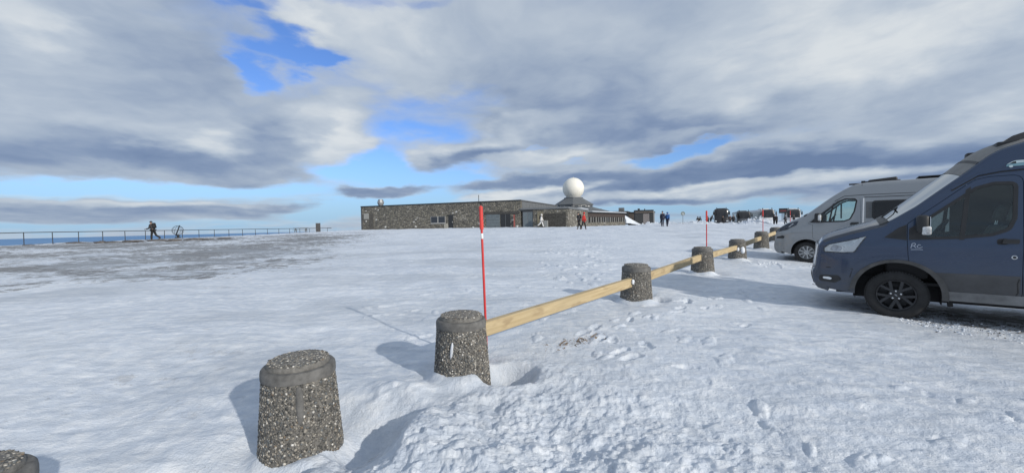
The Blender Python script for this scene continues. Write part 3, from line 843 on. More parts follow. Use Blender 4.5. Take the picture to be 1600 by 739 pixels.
STONE = stone_wall_material('field_stone', 1.2)
METAL = mat('grey_cladding', (.155, .165, .175), .6, .1, var=.06, scale=1.5)
DARKM = mat('dark_trim', (.03, .033, .036), .6, var=.1)
DOORM = mat('dark_door', (.022, .024, .027), .5, var=.1)
FRAME = mat('white_frame', (.45, .45, .44), .5, var=.04)
PANE = mat('dark_pane', (.03, .035, .045), .08, var=.05, spec=.6)
ROOFG = mat('grey_roof', (.11, .12, .13), .7, var=.08)
hall = empty('visitor_hall', (1.2, 56.0, 0), R(-20.8), 'long low stone visitor hall with a white radar dome on its roof', 'building')
box('stone_wall', -27.93, .08, 0, .6, .3, 4.88, STONE, hall)
box('stone_wall', -27.93, -27.33, .603, 12, .3, 4.80, STONE, hall)
box('metal_wall', -.5, .06, .603, 20.9, .3, 4.80, METAL, hall)
for k in range(13): box('cladding_rib', .06, .085, .9 + k * 1.55, .96 + k * 1.55, 3.6, 4.8, METAL, hall)
box('stone_wall', -27.3, -.55, 11.7, 12.2, .3, 4.8, STONE, hall)
box('roof', -27.9, .05, .1, 20.9, 4.885, 4.95, ROOFG, hall)
box('eave_trim', -28.02, .16, -.08, .12, 4.84, 4.99, DARKM, hall)
box('eave_trim', -28.03, -27.85, .125, 12, 4.84, 4.99, DARKM, hall)
box('eave_trim', .0, .17, .125, 20.9, 4.86, 4.99, METAL, hall)
box('corner_strip', -28.0, -27.72, -.035, .3, .3, 4.83, mat('slate_corner', (.075, .08, .085), .8, var=.15), hall)
box('notice_panel', -27.42, -26.36, -.06, -.01, 2.84, 3.78, mat('pale_panel', (.30, .30, .28), .7, var=.1, scale=3), hall, .01, 1)
box('pilaster', -26.3, -25.5, -.05, -.008, .6, 3.75, mat('dark_infill', (.085, .08, .072), .9, var=.25, scale=8, bump=.8, bscale=10), hall)
# windows in pairs
for x0 in (-14.60, -13.28):
    w = box('window', x0, x0 + 1.24, -.04, -.004, 1.9, 2.96, FRAME, hall)
    box('pane', x0 + .06, x0 + 1.18, -.052, -.041, 1.98, 2.93, PANE, w)
    box('sill', x0 - .03, x0 + 1.27, -.12, -.045, 1.83, 1.895, FRAME, w)
d = box('door', -11.5, -10.72, -.03, .0, .9, 3.0, DOORM, hall); box('handle', -10.86, -10.8, -.07, -.032, 1.95, 2.15, FRAME, d)
box('lintel', -11.7, -10.5, -.05, -.001, 3.005, 3.16, DARKM, hall)
box('patch_wall', -12.3, -11.6, -.03, -.003, 1.1, 1.85, mat('pale_mortar', (.34, .325, .28), .9, var=.2, scale=5), hall)
g = box('garage_door', -5.25, -3.1, -.02, -.002, .9, 3.03, mat('blue_grey_door', (.13, .155, .17), .55, var=.1, scale=2), hall)
for k in range(4): box('panel_groove', -5.2, -3.15, -.026, -.0205, 1.35 + k * .42, 1.37 + k * .42, DARKM, g)
d = box('door', -2.98, -1.45, -.03, -.002, .9, 3.03, DOORM, hall); box('leaf_seam', -2.24, -2.2, -.036, -.031, .95, 2.98, METAL, d)
box('lintel', -5.4, -.1, -.07, -.003, 3.035, 3.38, mat('dark_board', (.06, .058, .055), .85, var=.2, scale=4), hall)  # dark board over the garage and double doors
b = box('banner', -.93, -.72, -.20, -.16, 1.15, 2.9, mat('red_white_banner', (.26, .075, .065), .6, var=.3, scale=2), hall)
# vent cowl and aerial on the roof
v = lathe('vent_cowl', [(.36, 4.9), (.36, 5.1), (.42, 5.12), (.53, 5.42), (.53, 5.62), (.40, 5.95), (.40, 6.02), (0, 6.05)], mat('zinc', (.30, .31, .32), .5, .5, var=.12), hall, 12, center=(-24.68, .9, 0), smooth=25)
tube('aerial', [(-6.58, .4, 4.9), (-6.58, .4, 5.95)], .05, DARKM, hall, 6)
tube('drain_pipe', [(-5.98, -.06, .9), (-5.98, -.06, 4.85)], .05, DARKM, hall, 6)
# lower entrance wing
box('stone_wall', 1.9, 6.81, -.02, .5, .3, 3.60, STONE, hall)
box('stone_wall', 6.31, 6.83, .503, 15.3, .3, 3.52, stone_wall_material('sunlit_tone_stone', 1.35), hall)  # same field stone, brighter: sunlight on this flank put into the colour
box('wing_roof', .12, 6.7, .2, 15.3, 3.605, 3.66, ROOFG, hall)
box('fascia', .09, 6.95, -.14, .08, 3.56, 3.80, METAL, hall)
box('fascia', 6.76, 6.96, .085, 15.4, 3.53, 3.79, METAL, hall)
box('soffit_beam', .09, 1.9, -.04, .3, 3.32, 3.555, DARKM, hall)
d = box('glazed_door', .36, 1.86, .05, .12, .8, 3.31, METAL, hall)
box('pane', .46, 1.06, .035, .049, 1.05, 3.15, mat('grey_glass', (.14, .165, .18), .15, var=.1), d)
box('pane', 1.16, 1.78, .035, .049, 1.05, 3.15, mat('grey_glass2', (.12, .145, .16), .15, var=.1), d)
box('recess', 3.42, 6.55, -.045, -.022, .8, 2.95, mat('dark_stone_infill', (.05, .048, .044), .9, var=.45, scale=5, bump=.8, bscale=9), hall)
box('pier', 2.55, 3.35, -.09, -.023, .7, 3.2, mat('ochre_stone', (.20, .18, .13), .9, var=.3, scale=7, bump=.7, bscale=10), hall)
box('step_block', 3.5, 4.1, -.6, -.1, .9, 2.0, mat('grey_block', (.22, .23, .23), .85, var=.15), hall)
box('snow_cap', 5.2, 6.98, 8.9, 15.2, 3.80, 3.92, SNOW_PLAIN, hall, .04)
# long dining wing behind, on a slightly different line
def wing_box(name, m, u0, u1, v0, v1, z0, z1, parent=hall, bevel=0):
    """u runs along the far wing from its near corner, v is depth away from the yard"""
    dirw = Vector((-.0 + .245, .97, 0)).normalized(); nrm = Vector((-dirw.y, dirw.x, 0))
    bm = bmesh.new(); add_box(bm, u0, u1, v0, v1, z0, z1, bevel)
    for v in bm.verts:
        p = Vector((6.6, 15.4, 0)) + dirw * v.co.x + nrm * v.co.y
        v.co = Vector((p.x, p.y, v.co.z))
    return bmo(name, bm, m, parent)
GLZ = mat('dark_glazing', (.025, .022, .022), .12, var=.2, scale=2, spec=.6)
wing_box('plinth_wall', STONE, .1, 19.6, .0, .6, .2, 1.62)
wing_box('window_band', GLZ, .1, 19.6, .10, .5, 1.622, 3.30)
for k in range(17):
    u = .5 + k * 1.14
    w = wing_box('mullion', mat('grey_mullion', (.20, .20, .19), .7, var=.1), u, u + (.34 if k % 2 else .16), -.02, .098, 1.625, 2.55)
wing_box('upper_panel', mat('brown_board', (.05, .038, .034), .8, var=.2, scale=3), .1, 19.6, .05, .098, 2.56, 3.30)
wing_box('fascia', DARKM, 0, 19.8, -.25, .4, 3.302, 3.45)
wing_box('roof', ROOFG, 0, 19.8, .4, 8, 3.40, 3.47)
wing_box('snow_strip', SNOW_PLAIN, 2.0, 19.7, -.24, 1.4, 3.475, 3.60, hall, .03)
# octagonal lantern with the dome
def ngon(r, z, n=8, rot=0.0, c=(0, 0)): return [(c[0] + r * math.cos(2 * math.pi * i / n + rot), c[1] + r * math.sin(2 * math.pi * i / n + rot), z) for i in range(n)]
def frustum(name, levels, m, parent, n=8, rot=0.0, c=(0, 0)):
    vs = []; fs = []
    for (r, z) in levels: vs += ngon(r, z, n, rot, c)
    for k in range(len(levels) - 1):
        for i in range(n): fs.append((k * n + i, k * n + (i + 1) % n, (k + 1) * n + (i + 1) % n, (k + 1) * n + i))
    fs.append(tuple(range(n))[::-1]); fs.append(tuple(range((len(levels) - 1) * n, len(levels) * n)))
    return mo(name, vs, fs, m, parent)
ca, sa = math.cos(R(-20.8)), math.sin(R(-20.8))
def loc(wx, wy):
    x, y = wx - 1.2, wy - 56.0
    return (x * ca + y * sa, -x * sa + y * ca)
c = loc(13.75, 88.0)
lan = frustum('lantern', [(4.15, 3.6), (4.15, 5.45)], METAL, hall, 8, R(10), c)
frustum('lantern_roof', [(4.35, 5.453), (4.35, 5.60), (2.1, 6.95), (2.1, 7.15)], ROOFG, hall, 8, R(10), c)
frustum('skirt_roof', [(9.5, 3.5), (4.2, 5.0)], ROOFG, hall, 8, R(10), c)
for k in range(8):
    a = R(10) + 2 * math.pi * (k + .5) / 8; q = 4.15 * math.cos(math.pi / 8)
    for s in (-1.0, 1.0):
        bm = bmesh.new(); add_box(bm, -.55, .55, .0, .05, 4.75, 5.32)
        bm2 = bmesh.new(); add_box(bm2, -.42, .42, .05, .065, 4.84, 5.24)
        M4 = Matrix.Translation((c[0], c[1], 0)) @ Matrix.Rotation(a - math.pi / 2, 4, 'Z') @ Matrix.Translation((s * .82, q, 0))
        bm.transform(M4); bm2.transform(M4)
        w = bmo('window', bm, METAL if (k + (s > 0)) % 3 else FRAME, hall); bmo('pane', bm2, PANE if (k + (s > 0)) % 4 else FRAME, w)
lathe('dome_collar', [(1.75, 7.1), (1.75, 7.3), (1.6, 7.3)], mat('pale_collar', (.34, .35, .36), .6), hall, 24, center=(c[0], c[1], 0))
bm = bmesh.new(); bmesh.ops.create_uvsphere(bm, u_segments=48, v_segments=32, radius=2.36, matrix=Matrix.Translation((c[0], c[1], 9.17)))
bmo('radar_dome', bm, mat('dome_white', (.80, .78, .71), .55, var=.02, scale=1), hall, 60)
lathe('dome_finial', [(.12, 11.5), (.10, 11.66), (0, 11.7)], FRAME, hall, 8, center=(c[0], c[1], 0))
# rear roofs seen beyond the dining wing
c2 = loc(25.2, 97.0); c3 = loc(30.0, 100.0)
box('rear_roof', c2[0] - 6.5, c2[0] + 3.2, c2[1] - 2, c2[1] + 8, 1.0, 4.15, DARKM, hall)
box('rear_parapet', c2[0] - 7.5, c2[0] - 2.5, c2[1] - 6, c2[1] - 4, 3.3, 4.75, ROOFG, hall)
box('rear_unit', c2[0] + 1.0, c2[0] + 2.2, c2[1] - 1, c2[1] + 1, 4.155, 5.0, METAL, hall)
box('rear_unit', c2[0] - 3.4, c2[0] - 2.9, c2[1] - 1, c2[1] + 1, 4.155, 4.6, DARKM, hall)
box('rear_wall', c2[0] + 3.25, c2[0] + 9.0, c2[1] + 1, c2[1] + 8, .8, 3.75, mat('brown_stone', (.10, .085, .075), .9, var=.3, scale=4), hall)
box('rear_wing_roof', c2[0] + 3.2, c2[0] + 9.2, c2[1] + .8, c2[1] + 8, 3.755, 3.95, DARKM, hall)
# snow slid off the roof at the end of the dining wing
def drift():
    n = 26; vs = []; fs = []
    r = random.Random(2)
    for i in range(n + 1):
        for j in range(n + 1):
            u, v = i / n, j / n
            x = 23.9 + 4.6 * u; y = 84.0 + 5.0 * v
            h = 2.75 * max(0, 1 - u * 1.02) ** 1.1 * (1 - .75 * abs(2 * v - 1) ** 2) * min(1, u * 9 + .25) + r.uniform(-.05, .05)
            vs.append((x, y, gz(x, y) - .1 + max(0, h)))
    for i in range(n):
        for j in range(n): fs.append((i * (n + 1) + j, (i + 1) * (n + 1) + j, (i + 1) * (n + 1) + j + 1, i * (n + 1) + j + 1))
    tag(mo('snow_drift', vs, fs, SNOW_PLAIN, None, 60), kind='structure')
drift()
# kiosk
kx, ky = 27.0, 86.5
zk = .8
kiosk = empty('entrance_kiosk', (kx, ky, zk), R(-14), 'small flat roofed dark entrance kiosk beyond the snow heap', 'kiosk')
box('front_wall', 0, 1.55, 0, .2, -.2, 2.72, DARKM, kiosk); box('front_wall', 2.9, 3.7, 0, .2, -.2, 2.72, DARKM, kiosk)
d = box('door', 1.56, 2.89, .05, .15, -.1, 2.60, mat('grey_door', (.19, .175, .175), .6, var=.1), kiosk); box('handle', 2.70, 2.76, -.0, .045, 1.0, 1.2, FRAME, d)
box('side_wall', 3.71, 3.85, .0, 3.6, -.2, 3.05, mat('light_cladding', (.36, .37, .37), .6, var=.06), kiosk)
box('window', 3.855, 3.88, .6, 1.3, .4, 2.1, DOORM, kiosk)
box('back_wall', 0, 3.7, 3.4, 3.6, -.2, 2.9, DARKM, kiosk); box('side_wall', -.15, -.01, 0, 3.6, -.2, 2.9, DARKM, kiosk)
box('fascia', -.16, 3.70, -.25, -.01, 2.725, 2.85, mat('copper_edge', (.24, .2, .17), .6), kiosk)
box('roof', -.2, 3.7, -.2, 3.6, 2.905, 3.3, DARKM, kiosk)
box('roof_vent', .5, .95, .8, 1.2, 3.305, 3.65, DOORM, kiosk); box('roof_vent', 1.9, 2.1, 1.4, 1.6, 3.305, 3.6, DOORM, kiosk)
box('ramp_wall', -1.6, -.17, -.3, .0, -.3, .75, DARKM, kiosk)

# round sign
sx, sy = 28.03, 65.0
root = empty('round_sign', (sx, sy, gz(sx, sy) - .2), R(-18), 'round grey sign with a white figure on a slim post beyond the field', 'sign')
hz = 2.78 - gz(sx, sy) + .2
tube('sign_post', [(0, .03, 0), (0, .03, hz + .2)], .035, METAL, root, 8)
lathe('disc', [(.0, -.02), (.33, -.02), (.33, .01), (0, .01)], mat('sign_grey', (.10, .14, .13), .5), root, 28, 'Y', (0, 0, hz))
lathe('rim', [(.27, -.024), (.335, -.026), (.335, -.021), (.27, -.0215)], mat('sign_rim', (.22, .26, .25), .5), root, 28, 'Y', (0, 0, hz))
box('white_figure', -.035, .035, -.03, -.022, hz - .18, hz + .14, WHITE, root); box('white_figure', -.03, .19, -.033, -.0225, hz - .18, hz - .11, WHITE, root)
# dark board beside the buses
bx, by = 46.5, 68.0
root = empty('notice_board', (bx, by, gz(bx, by) - .3), R(-28), 'dark board with a red line of writing on a post beside the buses', 'sign')
hb = 3.0 - gz(bx, by) + .3
tube('board_post', [(.25, .06, 0), (.25, .06, hb + .3)], .08, DARKM, root, 8)
box('board', -.62, .62, -.04, .04, hb - .42, hb + .42, DOORM, root, .01, 1)
for k in range(7): box('red_mark', -.42 + k * .12, -.42 + k * .12 + (.05 if k % 3 else .085), -.05, -.041, hb - .08 - (k % 2) * .03, hb + .06 + (k % 3) * .025, mat('red_mark', (.35, .05, .05), .6), root)


# ------------------------------------------------------------------ vans
def rounded(poly, r, seg=5):
    """polygon with rounded corners; r is one radius or a list"""
    out = []; n = len(poly)
    for i in range(n):
        p0, p, p1 = Vector(poly[i - 1]), Vector(poly[i]), Vector(poly[(i + 1) % n])
        q = r[i] if isinstance(r, (list, tuple)) else r
        a, b = (p0 - p), (p1 - p); la, lb = a.length, b.length; a.normalize(); b.normalize()
        ang = a.angle(b)
        if q <= 0 or ang > 3.0: out.append(tuple(p)); continue
        t = min(q / math.tan(ang / 2), la * .48, lb * .48)
        A, B = p + a * t, p + b * t
        for k in range(seg + 1):
            f = k / seg
            out.append(tuple(A * (1 - f) ** 2 + p * 2 * f * (1 - f) + B * f ** 2))
    return out

def densify(poly, step):
    out = []
    for i in range(len(poly)):
        a, b = Vector(poly[i]), Vector(poly[(i + 1) % len(poly)])
        k = max(1, int((b - a).length / step))
        for j in range(k): out.append(tuple(a.lerp(b, j / k)))
    return out

def inside(p, poly):
    x, y = p; c = False; n = len(poly); j = n - 1
    for i in range(n):
        xi, yi = poly[i]; xj, yj = poly[j]
        if (yi > y) != (yj > y) and x < (xj - xi) * (y - yi) / (yj - yi) + xi: c = not c
        j = i
    return c

def fill(outer, holes=(), step=.09):
    loops = [densify(outer, step)] + [densify(h, step) for h in holes]
    pts = []; edges = []
    for L in loops:
        k = len(pts); pts += [Vector(p) for p in L]
        edges += [(k + i, k + (i + 1) % len(L)) for i in range(len(L))]
    xs = [p[0] for p in loops[0]]; ys = [p[1] for p in loops[0]]
    x = min(xs) + step * .5
    bd = np.array([tuple(p) for p in pts])
    while x < max(xs):
        y = min(ys) + step * .5
        while y < max(ys):
            if inside((x, y), loops[0]) and not any(inside((x, y), h) for h in loops[1:]) and np.min(np.hypot(bd[:, 0] - x, bd[:, 1] - y)) > step * .4:
                pts.append(Vector((x, y)))
            y += step
        x += step
    vs, es, fs = delaunay_2d_cdt(pts, edges, [], 0, 1e-6)[:3]
    tris = []
    for f in fs:
        c = (sum(vs[i][0] for i in f) / 3, sum(vs[i][1] for i in f) / 3)
        if inside(c, loops[0]) and not any(inside(c, h) for h in loops[1:]): tris.append(tuple(f))
    return [tuple(v) for v in vs], tris

def catmull(P, n=10):
    out = []
    for i in range(len(P) - 1):
        p0 = np.array(P[max(i - 1, 0)]); p1 = np.array(P[i]); p2 = np.array(P[i + 1]); p3 = np.array(P[min(i + 2, len(P) - 1)])
        d = np.linalg.norm(p2 - p1)
        if i == 0: p0 = p1 - (p2 - p1)
        if i == len(P) - 2: p3 = p2 + (p2 - p1)
        m1 = (p2 - p0) / (np.linalg.norm(p2 - p1) + np.linalg.norm(p1 - p0)) * d
        m2 = (p3 - p1) / (np.linalg.norm(p3 - p2) + np.linalg.norm(p2 - p1)) * d
        for k in range(n):
            t = k / n
            out.append(tuple((2 * t ** 3 - 3 * t ** 2 + 1) * p1 + (t ** 3 - 2 * t ** 2 + t) * m1 + (-2 * t ** 3 + 3 * t ** 2) * p2 + (t ** 3 - t ** 2) * m2))
    out.append(tuple(P[-1]))
    return out

class Van:
    """sheet-metal van: s = metres behind the front axle, z = metres above the ground, y = across (near side negative)"""
    def __init__(v, root, spec):
        v.root = root; v.__dict__.update(spec)
        v.line = catmull(v.outline, 9)
        P = np.array(v.line); T = np.gradient(P, axis=0); T /= np.linalg.norm(T, axis=1)[:, None]
        for _ in range(2): T[1:-1] = (T[:-2] + 2 * T[1:-1] + T[2:]) / 4
        T /= np.linalg.norm(T, axis=1)[:, None]
        v.P = P; v.Nrm = np.c_[-T[:, 1], T[:, 0]]
        v.rad = np.interp(P[:, 0], v.rad_s, v.rad_r); v.crown = np.interp(P[:, 0], v.cr_s, v.cr_c)
        v.inset = P - v.Nrm * (v.rad + v.crown)[:, None]
    def W(v, s, z):
        w = v.w0
        if z > v.tz: w -= v.tumble * ((z - v.tz) / (v.zmax - v.tz)) ** 1.25
        w += .022 * math.exp(-((z - v.shoulder) / .10) ** 2) - .018 * max(0, (.55 - z) / .3)
        if s < v.nose_s: w *= 1 - v.nose * min(1.1, (v.nose_s - s) / v.nose_l) ** 2
        if s > v.tail_s: w *= 1 - .05 * ((s - v.tail_s) / .4) ** 2
        return w
    def side(v, name, outer, m, sgn=-1, holes=(), off=0.0, flange=.03, parent=None, step=.09, smooth=40, solid=0.0):
        p2, tris = fill(outer, holes, step)
        V = [(s, sgn * (v.W(s, z) + off), z) for s, z in p2]
        F = [t if sgn < 0 else t[::-1] for t in tris]
        cnt = {}
        for t in tris:
            for a, b in ((t[0], t[1]), (t[1], t[2]), (t[2], t[0])):
                cnt.setdefault((min(a, b), max(a, b)), []).append((a, b))
        dp = solid if solid else flange
        if dp:
            m2 = {}
            def low(i):
                if i not in m2:
                    s, z = p2[i]; m2[i] = len(V); V.append((s, sgn * (v.W(s, z) + off - dp), z))
                return m2[i]
            for k, L in cnt.items():
                if len(L) == 1:
                    a, b = L[0]; F.append((b, a, low(a), low(b)) if sgn < 0 else (a, b, low(b), low(a)))
            if solid:
                for t in tris: F.append(tuple(low(i) for i in (t[::-1] if sgn < 0 else t)))
        return mo(name, V, F, m, parent or v.root, smooth)
    def near(v, s, z):
        return int(np.argmin(np.hypot(v.P[:, 0] - s, v.P[:, 1] - z)))
    def sect(v, i):
        """cross-section of the skin at outline station i"""
        P, n, r, c = v.P[i], v.Nrm[i], v.rad[i], v.crown[i]
        q = v.inset[i]; w = v.W(q[0], q[1]); f = w - r; out = []
        for k in range(-6, 7):
            y = f * k / 6; out.append((y, c * (k / 6) ** 2))
        right = [(f + r * math.sin(R(a)), c + r * (1 - math.cos(R(a)))) for a in (18, 36, 54, 72, 90)]
        left = [(-y, d) for y, d in right[::-1]]
        return [(P[0] - n[0] * d, y, P[1] - n[1] * d) for y, d in left + out + right]
    def strip(v, name, i0, i1, m, j0=0, j1=22, off=0.0, flange=0.0, parent=None, solid=0.0):
        V = []; F = []; nj = j1 - j0 + 1
        for i in range(i0, i1 + 1):
            S_ = v.sect(i); n = v.Nrm[i]
            V += [(p[0] + n[0] * off, p[1], p[2] + n[1] * off) for p in S_[j0:j1 + 1]]
        ni = i1 - i0 + 1
        F = [(a * nj + b, a * nj + b + 1, (a + 1) * nj + b + 1, (a + 1) * nj + b) for a in range(ni - 1) for b in range(nj - 1)]
        dp = solid or flange
        if dp:
            k0 = len(V)
            for a in range(ni):
                n = v.Nrm[i0 + a]
                for b in range(nj):
                    p = V[a * nj + b]; V.append((p[0] - n[0] * dp, p[1], p[2] - n[1] * dp))
            rim = [(0, b) for b in range(nj)] + [(a, nj - 1) for a in range(1, ni)] + [(ni - 1, b) for b in range(nj - 2, -1, -1)] + [(a, 0) for a in range(ni - 2, 0, -1)]
            rim = [a * nj + b for a, b in rim]
            F += [(rim[k], rim[(k + 1) % len(rim)], k0 + rim[(k + 1) % len(rim)], k0 + rim[k]) for k in range(len(rim))]
            if solid: F += [tuple(k0 + q for q in f[::-1]) for f in F[:(ni - 1) * (nj - 1)]]
        return mo(name, V, F, m, parent or v.root, 45)
    def body_outline(v):
        """lower edge with both wheel openings, joined to the inset skin line"""
        I = [tuple(p) for p in v.inset]
        low = []
        r = v.arch_r
        for c in (v.wb, 0.0):
            h = v.sill - v.axle_z
            a0 = math.asin(max(-1, min(1, h / r)))
            low += [(c + r * math.cos(a), v.axle_z + r * math.sin(a)) for a in np.linspace(a0, math.pi - a0, 26)]
        return I + low
    def ribbon(v, name, pts, w, m, sgn=-1, off=.006, parent=None):
        V = []; F = []
        for i, p in enumerate(pts):
            a, b = Vector(pts[max(0, i - 1)]), Vector(pts[min(len(pts) - 1, i + 1)])
            t = (b - a).normalized(); n = Vector((-t[1], t[0])) * w / 2
            for q in (Vector(p) + n, Vector(p) - n): V.append((q[0], sgn * (v.W(q[0], q[1]) + off), q[1]))
        F = [(2 * i, 2 * i + 1, 2 * i + 3, 2 * i + 2) for i in range(len(pts) - 1)]
        return mo(name, V, F, m, parent or v.root)

def paint(name, col, metal=.5, dirt=.6, dirt_col=(.15, .145, .135), z0=.25, z1=1.15, rough=.32):
    """lacquer with road salt and dirt, thicker near the ground"""
    m = bpy.data.materials.new(name); m.use_nodes = True
    n = N(m.node_tree); b = m.node_tree.nodes['Principled BSDF']
    co = n.new('ShaderNodeTexCoord').outputs['Object']; z = n.sep(co)[2]
    f = n.noise(n.v('MULTIPLY', co, (1.2, 1.2, 2.2)), 2.2, 7, .65)
    sp = n.noise(co, 60, 3, .7)
    lowz = n.mapr(z, z0, z1, 1.0, .10, smooth=True)
    dm = n.m('MULTIPLY', n.m('ADD', n.m('MULTIPLY', lowz, n.mapr(f, .3, .6, .55, 1.25)), n.m('MULTIPLY', n.mapr(sp, .62, .75), .12)), dirt, clamp=True)
    n.link(n.mix(dm, col + (1,), dirt_col + (1,)), b.inputs['Base Color'])
    n.put(b.inputs['Roughness'], n.m('MULTIPLY_ADD', dm, .5, rough)); n.put(b.inputs['Metallic'], n.m('MULTIPLY', n.m('SUBTRACT', 1.0, dm), metal))
    n.put(b.inputs['Coat Weight'], n.m('MULTIPLY', n.m('SUBTRACT', 1.0, dm), 1.0)); b.inputs['Coat Roughness'].default_value = .08
    return m

BLUE = paint('blue_lacquer', (.015, .039, .093), .35, .75, (.088, .087, .084), .2, 1.02, .22)
SILVER = paint('silver_lacquer', (.295, .312, .33), .55, .35, (.2, .195, .185), .1, .9, .4)
RUBBER = mat('tyre_rubber', (.022, .022, .023), .85, var=.25, scale=12, bump=.4, bscale=60)
BLACKP = mat('black_plastic', (.022, .023, .025), .5, var=.15, scale=10)
GREYP = mat('dusty_plastic', (.075, .075, .075), .75, var=.2, scale=8)
DARKALLOY = mat('dark_alloy', (.045, .046, .05), .42, .5, var=.15, scale=10)
ALLOY = mat('silver_wheel', (.42, .43, .44), .4, .6, var=.08, scale=10)
CHROME = mat('chrome', (.65, .66, .67), .15, 1.0, var=.03)
LAMP = mat('lamp_reflector', (.74, .78, .84), .25, .25, var=.15, scale=9)
LAMPW = mat('lamp_bulb_white', (.80, .82, .84), .2, var=.03)
FABRIC = mat('seat_fabric', (.34, .34, .335), .9, var=.15, scale=15)
DARKIN = mat('dark_interior', (.028, .028, .03), .85, var=.1)
GLASS = glass('window_glass', (.84, .90, .89), .02)
WSGLASS = glass('windscreen_glass', (.5, .6, .6), .35, .06, (.20, .22, .21), .58)
TINTED = glass('tinted_glass', (.16, .18, .19), .18, .04, (.05, .05, .055))
LENS = glass('clear_lens', (.97, .98, .99), .0, .04, (.5, .52, .55))

def wheel(root, s, sgn, rad, w_out, alloy, style, zc):
    """tyre, rim with spokes, nuts; sgn -1 = near side"""
    wh = empty('wheel', (s, 0, zc)); wh.parent = root
    y = lambda q: sgn * (w_out - q)
    rr = rad
    prof = [(.62 * rr, y(.205)), (.74 * rr, y(.225)), (.93 * rr, y(.222)), (.985 * rr, y(.195)), (rr, y(.16)), (rr, y(.06)), (.985 * rr, y(.028)), (.93 * rr, y(.006)), (.84 * rr, y(0)), (.72 * rr, y(.006)), (.645 * rr, y(.018)), (.615 * rr, y(.03)), (.615 * rr, y(.2))]
    bm = bmesh.new(); add_lathe(bm, prof, 48, 'Y')
    ty = bmo('tyre', bm, RUBBER, wh, 50)
    bm = bmesh.new()
    for k in range(64):                                              # shoulder blocks
        a = 2 * math.pi * k / 64
        for yy in ((.012, .05), (.17, .205)):
            vs = []
            for da in (-.03, .03):
                for q, r2 in ((yy[0], .965 * rr), (yy[1], 1.006 * rr), (yy[0], 1.003 * rr)):
                    vs.append(bm.verts.new((r2 * math.cos(a + da), y(q), r2 * math.sin(a + da))))
            bm.faces.new((vs[0], vs[2], vs[5], vs[3])); bm.faces.new((vs[2], vs[1], vs[4], vs[5]))
    tb = bmo('tread_blocks', bm, RUBBER, wh); tb['kind'] = 'stuff'
    lathe('rim', [(.60 * rr, y(.20)), (.615 * rr, y(.035)), (.635 * rr, y(.018)), (.62 * rr, y(.012)), (.585 * rr, y(.022)), (.57 * rr, y(.05)), (.56 * rr, y(.19)), (0, y(.19))], alloy, wh, 48, 'Y', smooth=35)
    n = 5 if style == 'twin' else 9
    for k in range(n):
        a = 2 * math.pi * k / n + R(90 if style == 'twin' else 80)
        bars = [(-.115, -.20), (.115, .20)] if style == 'twin' else [(0, 0)]
        bm = bmesh.new()
        for (t0, t1) in bars:
            r0, r1 = (.13 * rr, .59 * rr)
            h0, h1 = (.040, .042) if style == 'twin' else (.028, .052)
            d = Vector((math.cos(a), math.sin(a))); e = Vector((-d[1], d[0]))
            pts = []
            for (rr_, t, h) in ((r0, t0 * rr, h0), (r1, t1 * rr, h1)):
                for sg in (-1, 1):
                    q = d * rr_ + e * (t + sg * h * .5 * (rad / .36)); pts.append(q)
            vs = [bm.verts.new((q[0], y(.035 if i < 2 else .022), q[1])) for i, q in enumerate(pts)] + [bm.verts.new((q[0], y(.085), q[1])) for q in pts]
            for f in ((0, 1, 3, 2), (4, 6, 7, 5), (0, 4, 5, 1), (2, 3, 7, 6), (0, 2, 6, 4), (1, 5, 7, 3)): bm.faces.new([vs[i] for i in f])
        bmesh.ops.bevel(bm, geom=bm.edges[:], offset=.004, segments=1, affect='EDGES')
        bmo('spoke', bm, alloy, wh, 30)
    lathe('hub', [(.24 * rr, y(.10)), (.235 * rr, y(.045)), (.20 * rr, y(.034)), (.10 * rr, y(.030)), (.095 * rr, y(.024)), (0, y(.022))], alloy, wh, 32, 'Y')
    for k in range(5):
        a = 2 * math.pi * (k + .5 * (style != 'twin')) / 5 + R(90)
        lathe('wheel_nut', [(.014, y(.05)), (.014, y(.022)), (.009, y(.017)), (0, y(.016))], CHROME, wh, 8, 'Y', (.165 * rr * math.cos(a), 0, .165 * rr * math.sin(a)))
    if style == 'twin':
        o = lathe('oval_badge', [(.020, y(.0225)), (.020, y(.0195)), (0, y(.019))], mat('badge_grey', (.28, .29, .31), .4, .4), wh, 20, 'Y'); o.scale = (1.0, 1, .42); o.rotation_euler = (0, R(38), 0)
    return wh

def seat(root, s, y, m, z=.80):
    t = empty('seat', (s, y, z)); t.parent = root
    box('cushion', -.28, .24, -.24, .24, -.30, .05, m, t, .05)
    bm = bmesh.new(); add_box(bm, -.06, .08, -.23, .23, .0, .60, .05, 3)
    for v in bm.verts: v.co.x += .20 + .30 * v.co.z; v.co.y *= 1 - .25 * max(0, v.co.z - .3)
    bmo('backrest', bm, m, t, 45)
    bm = bmesh.new(); add_box(bm, -.05, .06, -.13, .13, .66, .90, .045, 3)
    for v in bm.verts: v.co.x += .20 + .27 * v.co.z
    bmo('headrest', bm, m, t, 45)
    for q in (-.06, .06): tube('headrest_post', [(.37, q, .56), (.39, q, .70)], .009, CHROME, t, 6)

